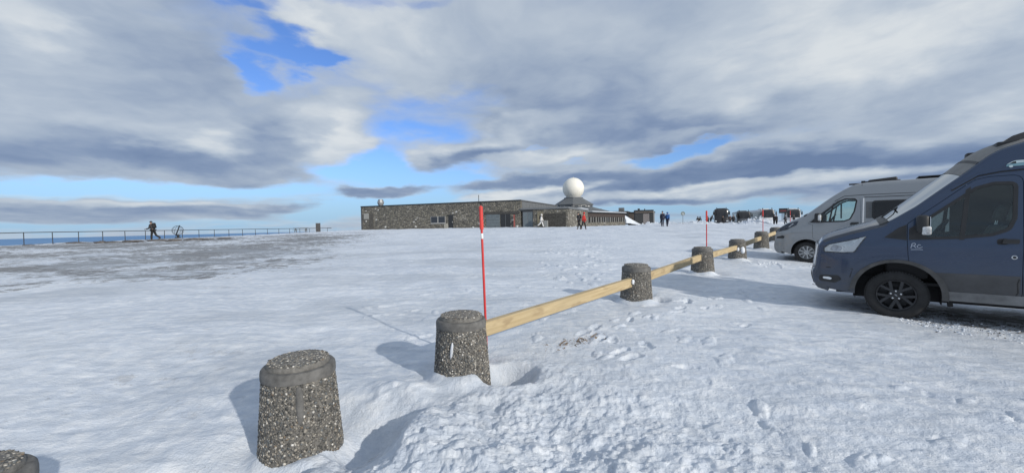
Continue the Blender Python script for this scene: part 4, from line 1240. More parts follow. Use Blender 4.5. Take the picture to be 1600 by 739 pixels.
def cabin(v, s0, s1, zs, wall_s, wheel_at, seat_s, sm):
    r = v.root
    box('cabin_floor', -.15, wall_s, -.86, .86, .52, .56, DARKIN, r)
    bm = bmesh.new(); add_box(bm, s0, s1, -.84, .84, .60, zs, .06, 2)
    bmo('dashboard', bm, DARKIN, r, 40)
    box('cabin_divider', wall_s, wall_s + .03, -.82, .82, .56, v.zmax - .22, DARKIN, r)
    for y in (-.46, .46): seat(r, seat_s, y, sm)
    sw = empty('steering_wheel', wheel_at); sw.parent = r
    sw.rotation_euler = (0, R(-58), 0)
    bm = bmesh.new(); add_tube(bm, [(.185 * math.cos(2 * math.pi * k / 28), .185 * math.sin(2 * math.pi * k / 28), 0) for k in range(29)], .017, 8)
    bmo('grip_ring', bm, BLACKP, sw, 60)
    for a in (0, 130, 230): tube('wheel_spoke', [(0, 0, -.01), (.18 * math.cos(R(a)), .18 * math.sin(R(a)), 0)], .016, BLACKP, sw, 6)
    lathe('wheel_hub', [(.06, -.02), (.06, .015), (.03, .025), (0, .026)], BLACKP, sw, 16)

def undercarriage(v):
    r = v.root
    box('underbody', -.5, v.outline[-1][0] - .25, -.66, .66, .26, .60, DARKIN, r)
    box('front_block', -.72, -.5, -.62, .62, .30, .8, DARKIN, r)
    for c in (0, v.wb):
        for sg in (-1, 1):
            V = []; F = []
            for k in range(15):
                a = math.pi * k / 14 * 1.16 - .08 * math.pi
                for y in (.62, v.w0 - .035): V.append((c + (v.arch_r + .012) * math.cos(a), sg * y, v.axle_z + (v.arch_r + .012) * math.sin(a)))
            F = [(2 * k, 2 * k + 1, 2 * k + 3, 2 * k + 2) for k in range(14)]
            k0 = len(V); V.append((c, sg * .62, v.axle_z)); F += [(k0, 2 * k, 2 * k + 2) for k in range(14)]
            mo('arch_liner', V, F, DARKIN, r)

# ---- blue camper van -------------------------------------------------
hd = R(48)
def van_root(name, wc, zg, wy, label, cat, heading):
    ex = Vector((math.sin(heading), -math.cos(heading), 0)); rz = math.atan2(ex.y, ex.x)
    ey = Vector((-ex.y, ex.x, 0))
    o = Vector((wc[0], wc[1], 0)) + ey * wy
    return empty(name, (o.x, o.y, zg), rz, label, cat, 'camper vans parked at the rail')

vr = van_root('camper_van', (5.793, 5.97), .053, .985, 'dark blue high roof camper van with dusty dark wheels, nearest vehicle, partly cut off', 'camper van', hd)
b = Van(vr, dict(
    outline=[(-.84, .27), (-1.0, .33), (-1.075, .5), (-1.09, .66), (-1.055, .76), (-1.03, .95), (-1.0, 1.13), (-.91, 1.25), (-.6, 1.385), (-.34, 1.475), (-.18, 1.545), (.065, 1.76), (.335, 2.01), (.575, 2.23), (.85, 2.485), (1.09, 2.60), (1.5, 2.67), (2.3, 2.70), (4.5, 2.675), (4.80, 2.60), (4.90, 2.3), (4.96, 1.2), (4.97, .55), (4.90, .37)],
    rad_s=[-1.1, -.95, -.5, 0, .8, 1.4, 2.2, 5], rad_r=[.05, .05, .05, .05, .05, .10, .16, .13], cr_s=[-1.1, -.9, -.3, .1, .7, 1.1, 2, 5], cr_c=[.06, .07, .08, .135, .13, .12, .06, .03],
    w0=1.0, tz=1.30, tumble=.15, zmax=2.68, shoulder=1.10, nose_s=-.40, nose=.24, nose_l=.69, tail_s=4.4, wb=3.75, arch_r=.475, axle_z=.385, sill=.345))
sills = [(4.86, .345)]
door = [(1.185, 2.07), (1.185, .50), (1.165, .44), (.525, .44), (.515, .50), (.47, .62), (.38, .74), (.25, .83), (.135, .875), (.125, .98), (.115, 1.19), (.115, 1.44), (.42, 1.715), (.70, 1.975), (.78, 2.035), (.90, 2.065)]
door_r = rounded(door, [.10, .05, .04, .02, .04, .1, .1, .06, .02, .02, .01, .05, .2, .08, .06, .1])
window = rounded([(.145, 1.215), (.64, 1.235), (.93, 1.275), (1.075, 1.35), (1.125, 1.50), (1.135, 1.975), (.94, 1.985), (.78, 1.93), (.45, 1.635), (.145, 1.36)], [.02, .1, .12, .1, .08, .07, .1, .1, .2, .03])
rearwin = rounded([(1.62, 1.28), (3.0, 1.28), (3.0, 1.92), (1.62, 1.92)], .09)
def shrink(poly, d):
    P = [Vector(p) for p in poly]; out = []
    area = sum(P[i - 1][0] * P[i][1] - P[i][0] * P[i - 1][1] for i in range(len(P)))
    sg = 1 if area > 0 else -1
    for i in range(len(P)):
        t = (P[(i + 1) % len(P)] - P[i - 1]).normalized(); out.append(tuple(P[i] + Vector((-t[1], t[0])) * d * sg))
    return out
outer = b.body_outline()
i_hood0, i_ws0, i_ws1 = b.near(-.93, 1.22), b.near(-.18, 1.545), b.near(.545, 2.20)
i_bmp = b.near(-1.055, .76)
for sgn in (-1, 1):
    b.side('side_panel', outer, BLUE, sgn, [shrink(door_r, -.006), rearwin], flange=.035)
    dr = b.side('front_door', door_r, BLUE, sgn, [window], flange=.035)
    b.side('window_gasket', shrink(window, -.012), BLACKP, sgn, [shrink(window, .028)], .004, .03, dr, .12)
    bar = [(.625, 1.21), (.675, 1.21), (.735, 1.945), (.688, 1.905)]
    b.side('window_divider', bar, BLACKP, sgn, (), .003, .03, dr)
    w2 = shrink(window, .026)
    b.side('window_pane', w2, GLASS, sgn, (), -.006, 0, dr, .12, solid=.004)
    b.side('mirror_patch', [(.13, 1.205), (.31, 1.21), (.31, 1.50), (.13, 1.37)], BLACKP, sgn, (), .006, .02, dr)
    b.side('quarter_trim', [(-.14, 1.235), (.105, 1.20), (.105, 1.43), (.02, 1.385)], BLACKP, sgn, (), .004, .02)
    h = b.side('door_handle', rounded([(1.0, 1.165), (1.15, 1.165), (1.155, 1.225), (1.02, 1.225)], .02), BLACKP, sgn, (), .03, .04, dr, .05)
    b.side('handle_recess', rounded([(.965, 1.15), (1.06, 1.15), (1.06, 1.235), (.965, 1.225)], .03), DARKIN, sgn, (), .003, .01, dr, .05)
    b.side('rear_window', rearwin, TINTED, sgn, (), -.004, 0, None, .15, solid=.005)
    b.side('rear_window_frame', shrink(rearwin, -.02), BLACKP, sgn, [shrink(rearwin, .03)], .006, .03)
    # arch lips, sill cladding, lower door band
    for c in (0.0, 3.75):
        aa = np.linspace(R(-4), R(184), 34) if c else np.linspace(R(-6), R(176), 34)
        lip = [(c + .545 * math.cos(a) * (1.0 if math.cos(a) > 0 else .99), .385 + .545 * math.sin(a) * .95) for a in aa] + [(c + .474 * math.cos(a), .385 + .474 * math.sin(a)) for a in aa[::-1]]
        b.side('arch_lip', lip, GREYP, sgn, (), .020, .05, None, .07, 60)
    b.side('sill_cladding', [(.53, .345), (3.2, .345), (3.2, .475), (.535, .475)], mat('salty_sill', (.16, .165, .17), .8, var=.25, scale=4), sgn, (), .010, .03)
    b.side('lower_band', [(.52, .48), (1.16, .48), (1.175, .735), (.385, .735)], mat('dirty_band', (.066, .068, .073), .7, var=.2, scale=3), sgn, (), .006, .012, dr, .09)
    b.side('lower_band', [(1.20, .48), (3.19, .48), (3.23, .735), (1.20, .735)], mat('dirty_band2', (.066, .068, .073), .7, var=.2, scale=3), sgn, (), .006, .012, None, .12)
    # head lamp
    lampp = rounded([(-.875, .985), (-.87, 1.06), (-.80, 1.125), (-.56, 1.19), (-.325, 1.262), (-.40, 1.14), (-.475, 1.0), (-.60, .982)], [.03, .04, .04, .1, .015, .06, .03, .1])
    hl = b.side('headlamp', lampp, BLACKP, sgn, (), .004, .02, None, .05)
    b.side('reflector', shrink(lampp, .014), LAMP, sgn, (), .008, .01, hl, .05)
    b.side('projector', rounded([(-.80, 1.02), (-.66, 1.0), (-.62, 1.08), (-.74, 1.12)], .04), mat('lamp_bowl', (.50, .54, .60), .2, .4, var=.25, scale=14), sgn, (), .012, .01, hl, .05)
    b.side('drl_strip', [(-.60, 1.0), (-.50, 1.005), (-.355, 1.245), (-.42, 1.225)], LAMPW, sgn, (), .012, .01, hl, .05)
    b.side('lens', lampp, LENS, sgn, (), .020, .014, hl, .05)
    # fog lamp
    fp = rounded([(-.94, .50), (-.72, .49), (-.635, .55), (-.68, .615), (-.93, .60)], .05)
    fg = b.side('fog_lamp_bezel', fp, BLACKP, sgn, (), .006, .02, None, .05)
    b.side('fog_lamp', rounded([(-.88, .545), (-.78, .535), (-.755, .56), (-.80, .58), (-.88, .575)], .015), LAMPW, sgn, (), .012, .01, fg, .04)
    b.ribbon('bumper_seam', [(-1.02, .735), (-.8, .735), (-.5, .735), (-.535, .60)], .012, DARKIN, sgn, .003)
    b.ribbon('bumper_seam', [(-1.03, .42), (-.8, .40), (-.53, .385)], .008, DARKIN, sgn, .003)
    b.ribbon('wing_crease', [(-.5, .80), (-.35, .90), (-.15, .955), (.1, .955)], .010, BLUE, sgn, .007)
    # drip channel above the door, slide rail behind
    b.ribbon('drip_seam', [(.55, 1.90), (.80, 2.085), (1.0, 2.125), (1.4, 2.15), (2.2, 2.16), (4.6, 2.15)], .016, DARKIN, sgn, .003)
    b.ribbon('drip_rail', [(.55, 1.925), (.80, 2.11), (1.0, 2.15), (1.4, 2.175), (2.2, 2.185), (4.6, 2.175)], .022, BLUE, sgn, .012)
    b.ribbon('rear_door_seam', [(2.72, 2.1), (2.72, .48)], .010, DARKIN, sgn, .002)
    b.ribbon('slide_rail', [(2.75, 1.12), (4.6, 1.12)], .035, BLACKP, sgn, .010)
    # door mirror
    mr = empty('door_mirror', (.265, sgn * (b.W(.22, 1.45) + .02), 1.42)); mr.parent = vr
    bm = bmesh.new(); add_box(bm, -.075, .06, -.09, .09, -.12, .145, .045, 3); bm.transform(Matrix.Translation((0, sgn * .16, 0)))
    bmo('mirror_shell', bm, BLACKP, mr, 45)
    box('mirror_glass', .061, .068, sgn * .16 - .075, sgn * .16 + .075, -.10, .12, CHROME, mr)
    bm = bmesh.new(); add_box(bm, -.02, .075, sgn * .235 - .02, sgn * .235 + .03, -.135, -.015, .018, 2)
    bmo('mirror_indicator', bm, mat('pale_lens', (.62, .63, .64), .3, var=.3, scale=18), mr, 40)
    tube('mirror_arm', [(-.02, 0, -.06), (-.02, sgn * .12, -.05)], .035, BLACKP, mr, 8)
    for c in (0, 3.75): wheel(vr, c, sgn, .362, .985, DARKALLOY, 'twin', .362)
b.ribbon('fuel_flap_seam', [(1.16, .70), (1.145, .64), (1.15, .52), (1.12, .44)], .012, DARKIN, -1, .009)
# round lock, script mark and little van picture on the near side
lk = empty('door_lock', (1.115, -(b.W(1.115, .985)), .985)); lk.parent = vr
lathe('lock_ring', [(.026, .0), (.026, -.008), (.018, -.010), (.017, -.004)], CHROME, lk, 24, 'Y')
lathe('lock_core', [(.016, .0), (.016, -.006), (0, -.006)], BLACKP, lk, 16, 'Y')
LET = mat('white_lettering', (.40, .45, .54), .6, var=.05)
for pts in ([(.150, 1.085), (.163, 1.150)], [(.163, 1.150), (.190, 1.157), (.200, 1.140), (.184, 1.120), (.162, 1.118)], [(.180, 1.118), (.205, 1.088)], [(.252, 1.130), (.232, 1.135), (.214, 1.115), (.220, 1.094), (.244, 1.090), (.268, 1.102)], [(.150, 1.062), (.210, 1.066), (.272, 1.064)]):
    b.ribbon('script_stroke', pts, .008, LET, -1, .005)
TEAL = mat('decal_teal', (.20, .36, .42), .6, var=.06); PALE = mat('decal_pale', (.55, .66, .68), .6, var=.04)
b.side('van_picture', [(1.045, 2.19), (1.25, 2.19), (1.25, 2.262), (1.13, 2.262), (1.095, 2.25), (1.05, 2.218)], TEAL, -1, (), .004, .002, None, .03)
b.side('van_picture_roof', [(1.05, 2.218), (1.095, 2.252), (1.13, 2.264), (1.25, 2.264), (1.25, 2.235), (1.08, 2.225)], PALE, -1, (), .0062, .002, None, .03)
b.side('van_picture_window', [(1.075, 2.225), (1.105, 2.248), (1.128, 2.252), (1.128, 2.225)], DARKIN, -1, (), .0085, .002, None, .03)
for c in (1.085, 1.21): b.side('van_picture_wheel', [(c + .018 * math.cos(a), 2.19 + .018 * math.sin(a)) for a in np.linspace(0, 2 * math.pi, 13)[:-1]], PALE, -1, (), .0085, .002, None, .03)
# skin strips across: bumper, bonnet, screen, roof, tail
b.strip('bumper', 0, i_bmp, BLUE)
b.strip('nose_panel', i_bmp, i_hood0, BLUE)
b.strip('bonnet', i_hood0, i_ws0, paint('dusty_bonnet', (.014, .03, .068), .3, .55, (.12, .117, .11), .9, 2.2, .45), flange=0)
b.strip('screen_pillar', i_ws0, i_ws1, BLUE, 0, 4, flange=.05); b.strip('screen_pillar', i_ws0, i_ws1, BLUE, 18, 22, flange=.05)
i_r1 = b.near(1.45, 2.62)
b.strip('windscreen', i_ws0, i_ws1, WSGLASS, 4, 18, -.004, 0, None, .006)
DUSTROOF = mat('dusty_roof_front', (.20, .195, .185), .65, var=.12, scale=6)
b.strip('roof_brow', i_ws1, i_r1, DUSTROOF, 4, 18, .002)
b.strip('roof_edge', i_ws1, i_r1, BLUE, 0, 4); b.strip('roof_edge', i_ws1, i_r1, BLUE, 18, 22)
b.strip('roof', i_r1, len(b.P) - 1, BLUE)
k = i_ws1 + 5
b.strip('brow_seam', k, k + 1, GREYP, 4, 18, .006)
# grille and plate
g0, g1 = b.near(-1.05, .80), b.near(-1.0, 1.10)
gr = b.strip('grille', g0, g1, BLACKP, 6, 16, .012, .02)
for k in range(g0 + 1, g1, 2): b.strip('grille_bar', k, k + 1, GREYP, 6, 16, .022, .01, gr)
b.strip('grille_rim', g1 - 1, g1 + 1, CHROME, 5, 17, .026, .02, gr); b.strip('grille_rim', g0 - 1, g0 + 1, CHROME, 5, 17, .022, .02, gr)
b.strip('grille_rim', g0 - 1, g1 + 1, CHROME, 5, 6, .024, .02, gr); b.strip('grille_rim', g0 - 1, g1 + 1, CHROME, 16, 17, .024, .02, gr)
b.strip('lower_intake', b.near(-1.05, .42), b.near(-1.085, .60), BLACKP, 6, 16, .010, .02)
cw = b.near(-.16, 1.50)
b.strip('scuttle', cw - 3, cw + 1, BLACKP, 2, 20, .008, .02)
for y0, y1 in ((-.62, .0), (-.05, .58)):
    w_ = empty('wiper', (0, 0, 0)); w_.parent = vr
    tube('wiper_arm', [(-.16, y0, 1.545), (-.06, y0 + .12, 1.64), (.03, (y0 + y1) / 2, 1.70)], .010, BLACKP, w_, 6)
    tube('wiper_blade', [(-.02, y0 + .05, 1.665), (.0, y1, 1.675)], .011, BLACKP, w_, 6)
# roof furniture: smoked front skylight, dark box on the far side
bm = bmesh.new(); add_box(bm, .98, 1.95, -.58, .58, 2.50, 2.70, .06, 3)
for cx_ in (1.15, 1.3, 1.5, 1.7): bmesh.ops.bisect_plane(bm, geom=bm.verts[:] + bm.edges[:] + bm.faces[:], plane_co=(cx_, 0, 0), plane_no=(1, 0, 0))
for v in bm.verts:
    q = float(np.interp(v.co.x, [.9, 1.12, 1.5, 2.0], [2.44, 2.56, 2.635, 2.66]))
    v.co.z = q + (.105 * sstep(.98, 1.25, v.co.x) * (1 - .85 * sstep(1.45, 1.95, v.co.x)) + .015 if v.co.z > 2.6 else -.03) * (1 - .25 * abs(v.co.y) / .6)
sk = bmo('roof_skylight', bm, mat('smoked_plastic', (.055, .05, .048), .35, var=.1, scale=3, coat=.3), vr, 50)
box('skylight_seal', 1.0, 1.95, -.64, .64, 2.46, 2.56, BLACKP, vr, .02)
box('roof_box', .86, 1.02, .55, .72, 2.40, 2.57, BLACKP, vr, .03)
box('side_curtain', .72, 1.38, .84, .86, 1.10, 2.05, DARKIN, vr)
cabin(b, -.12, .36, 1.17, 1.42, (.47, -.45, 1.33), .80, FABRIC)
undercarriage(b)
tube('mud_flap', [(.55, -.85, .40), (.57, -.85, .24)], .03, DARKIN, vr, 6)

# ---- silver camper van ----------------------------------------------
sr = van_root('camper_van', (9.752, 13.13), .135, .97, 'silver camper van with a roof vent and dark side window, behind the dark blue van', 'camper van', hd)
c = Van(sr, dict(
    outline=[(-.72, .24), (-.88, .27), (-.965, .40), (-.985, .6), (-.955, .8), (-.915, 1.02), (-.80, 1.18), (-.5, 1.385), (-.18, 1.55), (-.02, 1.65), (.28, 1.90), (.62, 2.18), (.95, 2.41), (1.2, 2.53), (1.5, 2.57), (2.2, 2.58), (4.6, 2.57), (4.88, 2.46), (4.95, 1.8), (4.97, .5), (4.92, .32)],
    rad_s=[-1, -.5, 0, .9, 1.4, 2.2, 5], rad_r=[.06, .07, .09, .09, .10, .12, .12], cr_s=[-1, -.3, .1, 1, 2, 5], cr_c=[.05, .045, .05, .045, .03, .03],
    w0=1.0, tz=1.35, tumble=.10, zmax=2.58, shoulder=1.0, nose_s=-.30, nose=.30, nose_l=.69, tail_s=4.5, wb=4.03, arch_r=.425, axle_z=.36, sill=.26))
door = [(1.34, 2.09), (1.34, .42), (1.30, .36), (.47, .36), (.45, .5), (.36, .66), (.22, .78), (.165, .84), (.165, 1.26), (.03, 1.30), (.55, 1.81), (.80, 2.02), (1.0, 2.095)]
door_r = rounded(door, [.12, .04, .04, .02, .06, .1, .08, .03, .05, .03, .1, .12, .1])
window = rounded([(.10, 1.335), (.40, 1.335), (.95, 1.35), (1.10, 1.42), (1.20, 1.66), (1.255, 2.0), (1.20, 2.055), (.97, 2.06), (.80, 1.985), (.45, 1.665)], [.03, .05, .12, .1, .1, .06, .05, .1, .1, .1])
rearwin = rounded([(1.62, 1.43), (2.75, 1.43), (2.75, 1.95), (1.62, 1.95)], .07)
outer = c.body_outline()
j_h0, j_w0, j_w1 = c.near(-.83, 1.15), c.near(-.05, 1.63), c.near(.93, 2.40)
for sgn in (-1, 1):
    c.side('side_panel', outer, SILVER, sgn, [shrink(door_r, -.006)], flange=.035)
    dr = c.side('front_door', door_r, SILVER, sgn, [window], flange=.035)
    c.side('window_gasket', shrink(window, -.012), BLACKP, sgn, [shrink(window, .025)], .004, .03, dr, .12)
    c.side('window_pane', shrink(window, .024), GLASS, sgn, (), -.006, 0, dr, .12, solid=.004)
    c.side('window_divider', [(.56, 1.33), (.61, 1.33), (.71, 1.94), (.665, 1.9)], BLACKP, sgn, (), .003, .03, dr)
    c.side('mirror_patch', [(.08, 1.33), (.36, 1.33), (.40, 1.62)], BLACKP, sgn, (), .006, .02, dr)
    c.side('door_handle', rounded([(1.08, 1.24), (1.30, 1.24), (1.30, 1.32), (1.12, 1.32)], .02), BLACKP, sgn, (), .03, .04, dr, .05)
    fr = c.side('rear_window', shrink(rearwin, -.02), BLACKP, sgn, (), .008, .02, None, .15)
    c.side('pane', shrink(rearwin, .03), TINTED, sgn, (), .016, .006, fr, .2)
    c.side('sliding_panel', [(1.46, 1.44), (1.615, 1.44), (1.615, 1.945), (1.46, 1.945)], mat('grey_infill', (.10, .105, .11), .5, var=.1), sgn, (), .004, .01)
    c.side('white_strip', [(1.385, 1.30), (1.415, 1.30), (1.425, 2.06), (1.395, 2.06)], WHITE, sgn, (), .016, .02)
    c.ribbon('roof_seam', [(.72, 1.995), (.95, 2.145), (1.4, 2.16), (4.7, 2.15)], .016, BLACKP, sgn, .004)
    c.ribbon('slide_rail', [(1.42, 2.085), (2.9, 2.08)], .018, BLACKP, sgn, .006)
    c.ribbon('panel_seam', [(1.37, 2.5), (1.37, .4)], .010, DARKIN, sgn, .002)
    for q in (0.0, 4.03):
        aa = np.linspace(R(-8), R(188), 30)
        lip = [(q + .475 * math.cos(a), .36 + .475 * math.sin(a)) for a in aa] + [(q + .424 * math.cos(a), .36 + .424 * math.sin(a)) for a in aa[::-1]]
        c.side('arch_lip', lip, SILVER, sgn, (), .012, .04, None, .07, 60)
    lampp = rounded([(-.885, 1.03), (-.80, 1.12), (-.55, 1.29), (-.20, 1.40), (-.27, 1.25), (-.50, 1.13), (-.72, 1.07)], [.02, .06, .1, .02, .08, .1, .06])
    hl = c.side('headlamp', lampp, mat('smoked_lamp', (.035, .045, .075), .2, var=.2, scale=9), sgn, (), .006, .02, None, .05)
    c.side('drl_strip', [(-.50, 1.19), (-.46, 1.19), (-.33, 1.31), (-.38, 1.31)], LAMPW, sgn, (), .012, .01, hl, .05)
    c.side('lens', lampp, LENS, sgn, (), .020, .014, hl, .05)
    c.side('lamp_lower_trim', [(-.89, 1.0), (-.74, 1.045), (-.50, 1.105), (-.50, 1.125), (-.74, 1.065), (-.885, 1.025)], BLACKP, sgn, (), .008, .01, None, .05)  # thin black plastic edge below the headlamp
    fp = rounded([(-.88, .80), (-.64, .80), (-.60, .87), (-.66, .90), (-.85, .86)], .02)
    c.side('bumper_intake', fp, BLACKP, sgn, (), .005, .02, None, .05)
    c.ribbon('bumper_seam', [(-.9, .50), (-.62, .46)], .012, DARKIN, sgn, .003)
    c.ribbon('wing_crease', [(-.62, .90), (-.4, .985), (-.1, 1.02), (.16, 1.0)], .014, SILVER, sgn, .012)
    mr = empty('door_mirror', (.32, sgn * (c.W(.3, 1.5) + .02), 1.47)); mr.parent = sr
    bm = bmesh.new(); add_box(bm, -.09, .06, -.11, .11, -.15, .16, .045, 3); bm.transform(Matrix.Translation((0, sgn * .2, 0)))
    bmo('mirror_shell', bm, BLACKP, mr, 45)
    box('mirror_glass', .061, .068, sgn * .2 - .09, sgn * .2 + .09, -.12, .13, CHROME, mr)
    bm = bmesh.new(); add_box(bm, .0, .085, sgn * .30 - .02, sgn * .30 + .03, -.08, .10, .018, 2)
    bmo('mirror_indicator', bm, mat('pale_lens', (.62, .63, .64), .3), mr, 40)
    tube('mirror_arm', [(-.02, 0, -.1), (-.02, sgn * .12, -.1)], .035, BLACKP, mr, 8)
    for q in (0, 4.03): wheel(sr, q, sgn, .342, .97, ALLOY, 'nine', .342)
c.strip('bumper', 0, c.near(-.955, .8), SILVER); c.strip('nose_panel', c.near(-.955, .8), j_h0, SILVER); c.strip('bonnet', j_h0, j_w0, SILVER)
c.strip('screen_pillar', j_w0, j_w1, SILVER, 0, 5, flange=.05); c.strip('screen_pillar', j_w0, j_w1, SILVER, 17, 22, flange=.05)
c.strip('windscreen', j_w0, j_w1, WSGLASS, 5, 17, -.004, 0, None, .006)
c.strip('roof', j_w1, len(c.P) - 1, SILVER)
c.strip('lower_intake', c.near(-.93, .33), c.near(-.985, .6), BLACKP, 6, 16, .008, .02)
c.strip('scuttle', j_w0 - 3, j_w0 + 1, BLACKP, 2, 20, .008, .02)
vent = empty('roof_vent', (1.80, 0, 2.575)); vent.parent = sr
bm = bmesh.new(); add_box(bm, -.30, .38, -.32, .32, -.02, .125, .05, 3)
for v in bm.verts:
    if v.co.z > .06 and v.co.x < -.1: v.co.z -= .05
bmo('vent_lid', bm, BLACKP, vent, 45); box('vent_base', -.36, .44, -.36, .36, -.03, .03, BLACKP, vent, .01)
box('roof_marker', 1.34, 1.44, -.3, -.2, 2.555, 2.63, BLACKP, sr, .01); box('roof_bar', 1.05, 1.36, -.55, -.51, 2.50, 2.55, GREYP, sr, .01)
box('solar_panel', 2.6, 4.1, -.65, .65, 2.60, 2.64, BLACKP, sr, .008)
cabin(c, -.02, .50, 1.30, 1.50, (.62, -.45, 1.42), .95, mat('dark_seat', (.07, .07, .075), .9, var=.15))
box('blind', .80, .83, .50, .84, 1.45, 1.98, mat('pale_blind', (.45, .52, .52), .8, var=.05), sr)
undercarriage(c)


# ------------------------------------------------------------------ coaches
def coach(loc, heading, body_m, length, height, label, lower=None, tall_mirror=True, sign=None, dirt=None):
    """x = forward, front at x = 0"""
    t = empty('coach', loc, heading, label, 'coach', 'coaches parked in the far row')
    w, h = 1.27, height
    bm = bmesh.new(); sec = []
    prof = [(-.02, .42), (.04, .9), (.03, 1.3), (-.06, 2.2), (-.22, 3.0), (-.42, h - .28), (-.75, h - .06), (-1.3, h)]
    n = 14
    def ring(x, z0, z1, r):
        pts = []
        for (cy, cz, a0) in ((w - r, z1 - r, 0), (-(w - r), z1 - r, 90)):
            for k in range(5):
                a = R(a0 + k * 22.5); pts.append((x, cy + r * math.cos(a), cz + r * math.sin(a)))
        pts += [(x, -w, z0), (x, w, z0)]
        return [bm.verts.new(p) for p in pts]
    rings = [ring(-1.3, .36, h, .28), ring(-4.5, .36, h, .28), ring(-length + .2, .36, h, .28), ring(-length, .45, h - .2, .3)]
    for a, b2 in zip(rings, rings[1:]):
        m_ = len(a)
        for k in range(m_): bm.faces.new((a[k], a[(k + 1) % m_], b2[(k + 1) % m_], b2[k]))
    bm.faces.new(rings[-1])
    bmo('body', bm, body_m, t, 40)
    def face(name, z0, z1, m, wf=1.0, off=.0, ys=None, parent=t):
        V = []; F = []; zs = np.linspace(z0, z1, 9); ys = ys or np.linspace(-1, 1, 15)
        for z in zs:
            xb = np.interp(z, [p[1] for p in prof], [p[0] for p in prof]); ww = w * wf * (1 - .10 * max(0, (z - h + .5) / .5) ** 2)
            for q in ys: V.append((xb - .28 * abs(q * wf) ** 3 + off - .9 * max(0, abs(q * wf) - .93) * 3, q * ww, z))
        ny = len(ys)
        F = [(i * ny + j, i * ny + j + 1, (i + 1) * ny + j + 1, (i + 1) * ny + j) for i in range(8) for j in range(ny - 1)]
        return mo(name, V, F, m, parent, 60)
    face('front_panel', .38, h - .02, body_m)
    for sg in (-1, 1):
        V = [(-1.32, sg * w, .36), (-1.32, sg * w, h - .28), (-.5, sg * w * .995, h - .3), (-.42, sg * w, 1.3), (-.42, sg * w, .40)]
        mo('front_corner', V, [(0, 1, 2, 3, 4)], body_m, t)
        V = [(-1.5, sg * (w + .012), 1.75), (-length + .5, sg * (w + .012), 1.75), (-length + .5, sg * (w + .012), h - .42), (-1.5, sg * (w + .012), h - .42)]
        nwin = 6; L = (length - 2.2) / nwin
        for k in range(nwin): box('side_window', -1.6 - (k + 1) * L + .05, -1.6 - k * L, sg * (w + .008) - .008, sg * (w + .008) + .008, 1.75, h - .45, TINTB, t)
        for wx in (-2.7, -length + 3.0):
            wh = empty('wheel', (wx, sg * (w - .14), .5)); wh.parent = t
            lathe('tyre', [(.30, -.14), (.48, -.15), (.51, -.1), (.51, .1), (.48, .15), (.30, .14)], RUBBER, wh, 24, 'Y')
            lathe('rim', [(.29, -.12), (.29, .12), (.1, .1 * sg + .02 * sg), (0, .12 * sg)], ALLOY, wh, 16, 'Y')
        hl = box('headlamp', -.16, -.02, sg * 1.0 - .17, sg * 1.0 + .17, .78, 1.02, LAMPW if lower else LAMP, t, .03)
        mr = empty('coach_mirror', (.1, sg * (w + .12), h - 1.0)); mr.parent = t
        tube('arm', [(-.5, -sg * .18, .72), (.05, 0, .62), (.10, sg * .02, .35)], .045, BLACKP, mr, 6)
        box('shell', .03, .19, -.13, .13, -.25, .38, BLACKP, mr, .05)
        box('roof_marker', -.95, -.75, sg * .85 - .06, sg * .85 + .06, h - .03, h + .26, BLACKP, t)
    ws = face('windscreen', 1.55, h - .36, COACHGL, .88 if lower else .955, .03)
    face('destination_board', h - .38, h - .10, BLACKP, .80, .032)
    face('bumper', .38, .72, lower or body_m, 1.0, .04)
    face('plate', .52, .64, WHITE, .2, .06)
    for y0 in (-.75, .1): tube('wiper', [(.10, y0, 1.64), (.06, y0 + .55, 2.1)], .018, BLACKP, ws, 5)
    box('roof_unit', -5.2, -3.0, -.8, .8, h - .02, h + .18, body_m, t, .05)
    box('floor_pan', -length + .3, -.6, -1.15, 1.15, .32, .40, DARKIN, t)
    return t
TINTB = mat('coach_side_glass', (.03, .035, .04), .1, var=.1, spec=.6)
COACHGL = mat('coach_front_glass', (.028, .028, .03), .12, var=.3, scale=1.2, spec=.6)
BLK = mat('coach_black', (.030, .030, .034), .4, var=.12, scale=2, coat=.3)
DKB = mat('coach_dark_grey', (.12, .13, .145), .4, var=.15, scale=2, coat=.3)
WHT = mat('coach_white', (.62, .63, .64), .4, var=.06, scale=2, coat=.3)
MRN = mat('coach_maroon', (.07, .035, .038), .4, var=.15, scale=2, coat=.3)
coach((42.05, 79.6, .50), R(-117), BLK, 11.5, 3.38, 'black coach in the far row with people before its front')
coach((49.2, 84.0, .25), R(-114), DKB, 12.0, 3.15, 'dark grey coach hidden up to its windscreen behind snow heaps', None)
coach((54.6, 84.5, .40), R(-110), WHT, 12.5, 3.36, 'white coach showing its long pale flank beyond the snow heaps', WHT)
coach((59.3, 83.5, .30), R(-120), WHT, 12.0, 3.36, 'white coach with a dark windscreen directly beside the dark notice board', WHT)

# ------------------------------------------------------------------ people
SKIN = mat('skin', (.42, .26, .19), .6, var=.06)
def skinned(name, chain, edges, m, parent, root=0):
    me = bpy.data.meshes.new(name)
    me.from_pydata([c[0] for c in chain], edges, [])
    o = bpy.data.objects.new(name, me); COL.objects.link(o)
    md = o.modifiers.new('skin', 'SKIN'); md.use_smooth_shade = True
    for i, c_ in enumerate(chain):
        sv = me.skin_vertices[0].data[i]; q = c_[1]; sv.radius = q if isinstance(q, tuple) else (q, q)
        sv.use_root = (i == root)
    ss = o.modifiers.new('sub', 'SUBSURF'); ss.levels = 1; ss.render_levels = 1
    dg = bpy.context.evaluated_depsgraph_get()
    nm = bpy.data.meshes.new_from_object(o.evaluated_get(dg))
    bpy.data.objects.remove(o); bpy.data.meshes.remove(me)
    nm.name = name; nm.materials.clear()
    return link(name, nm, m, parent, 180)

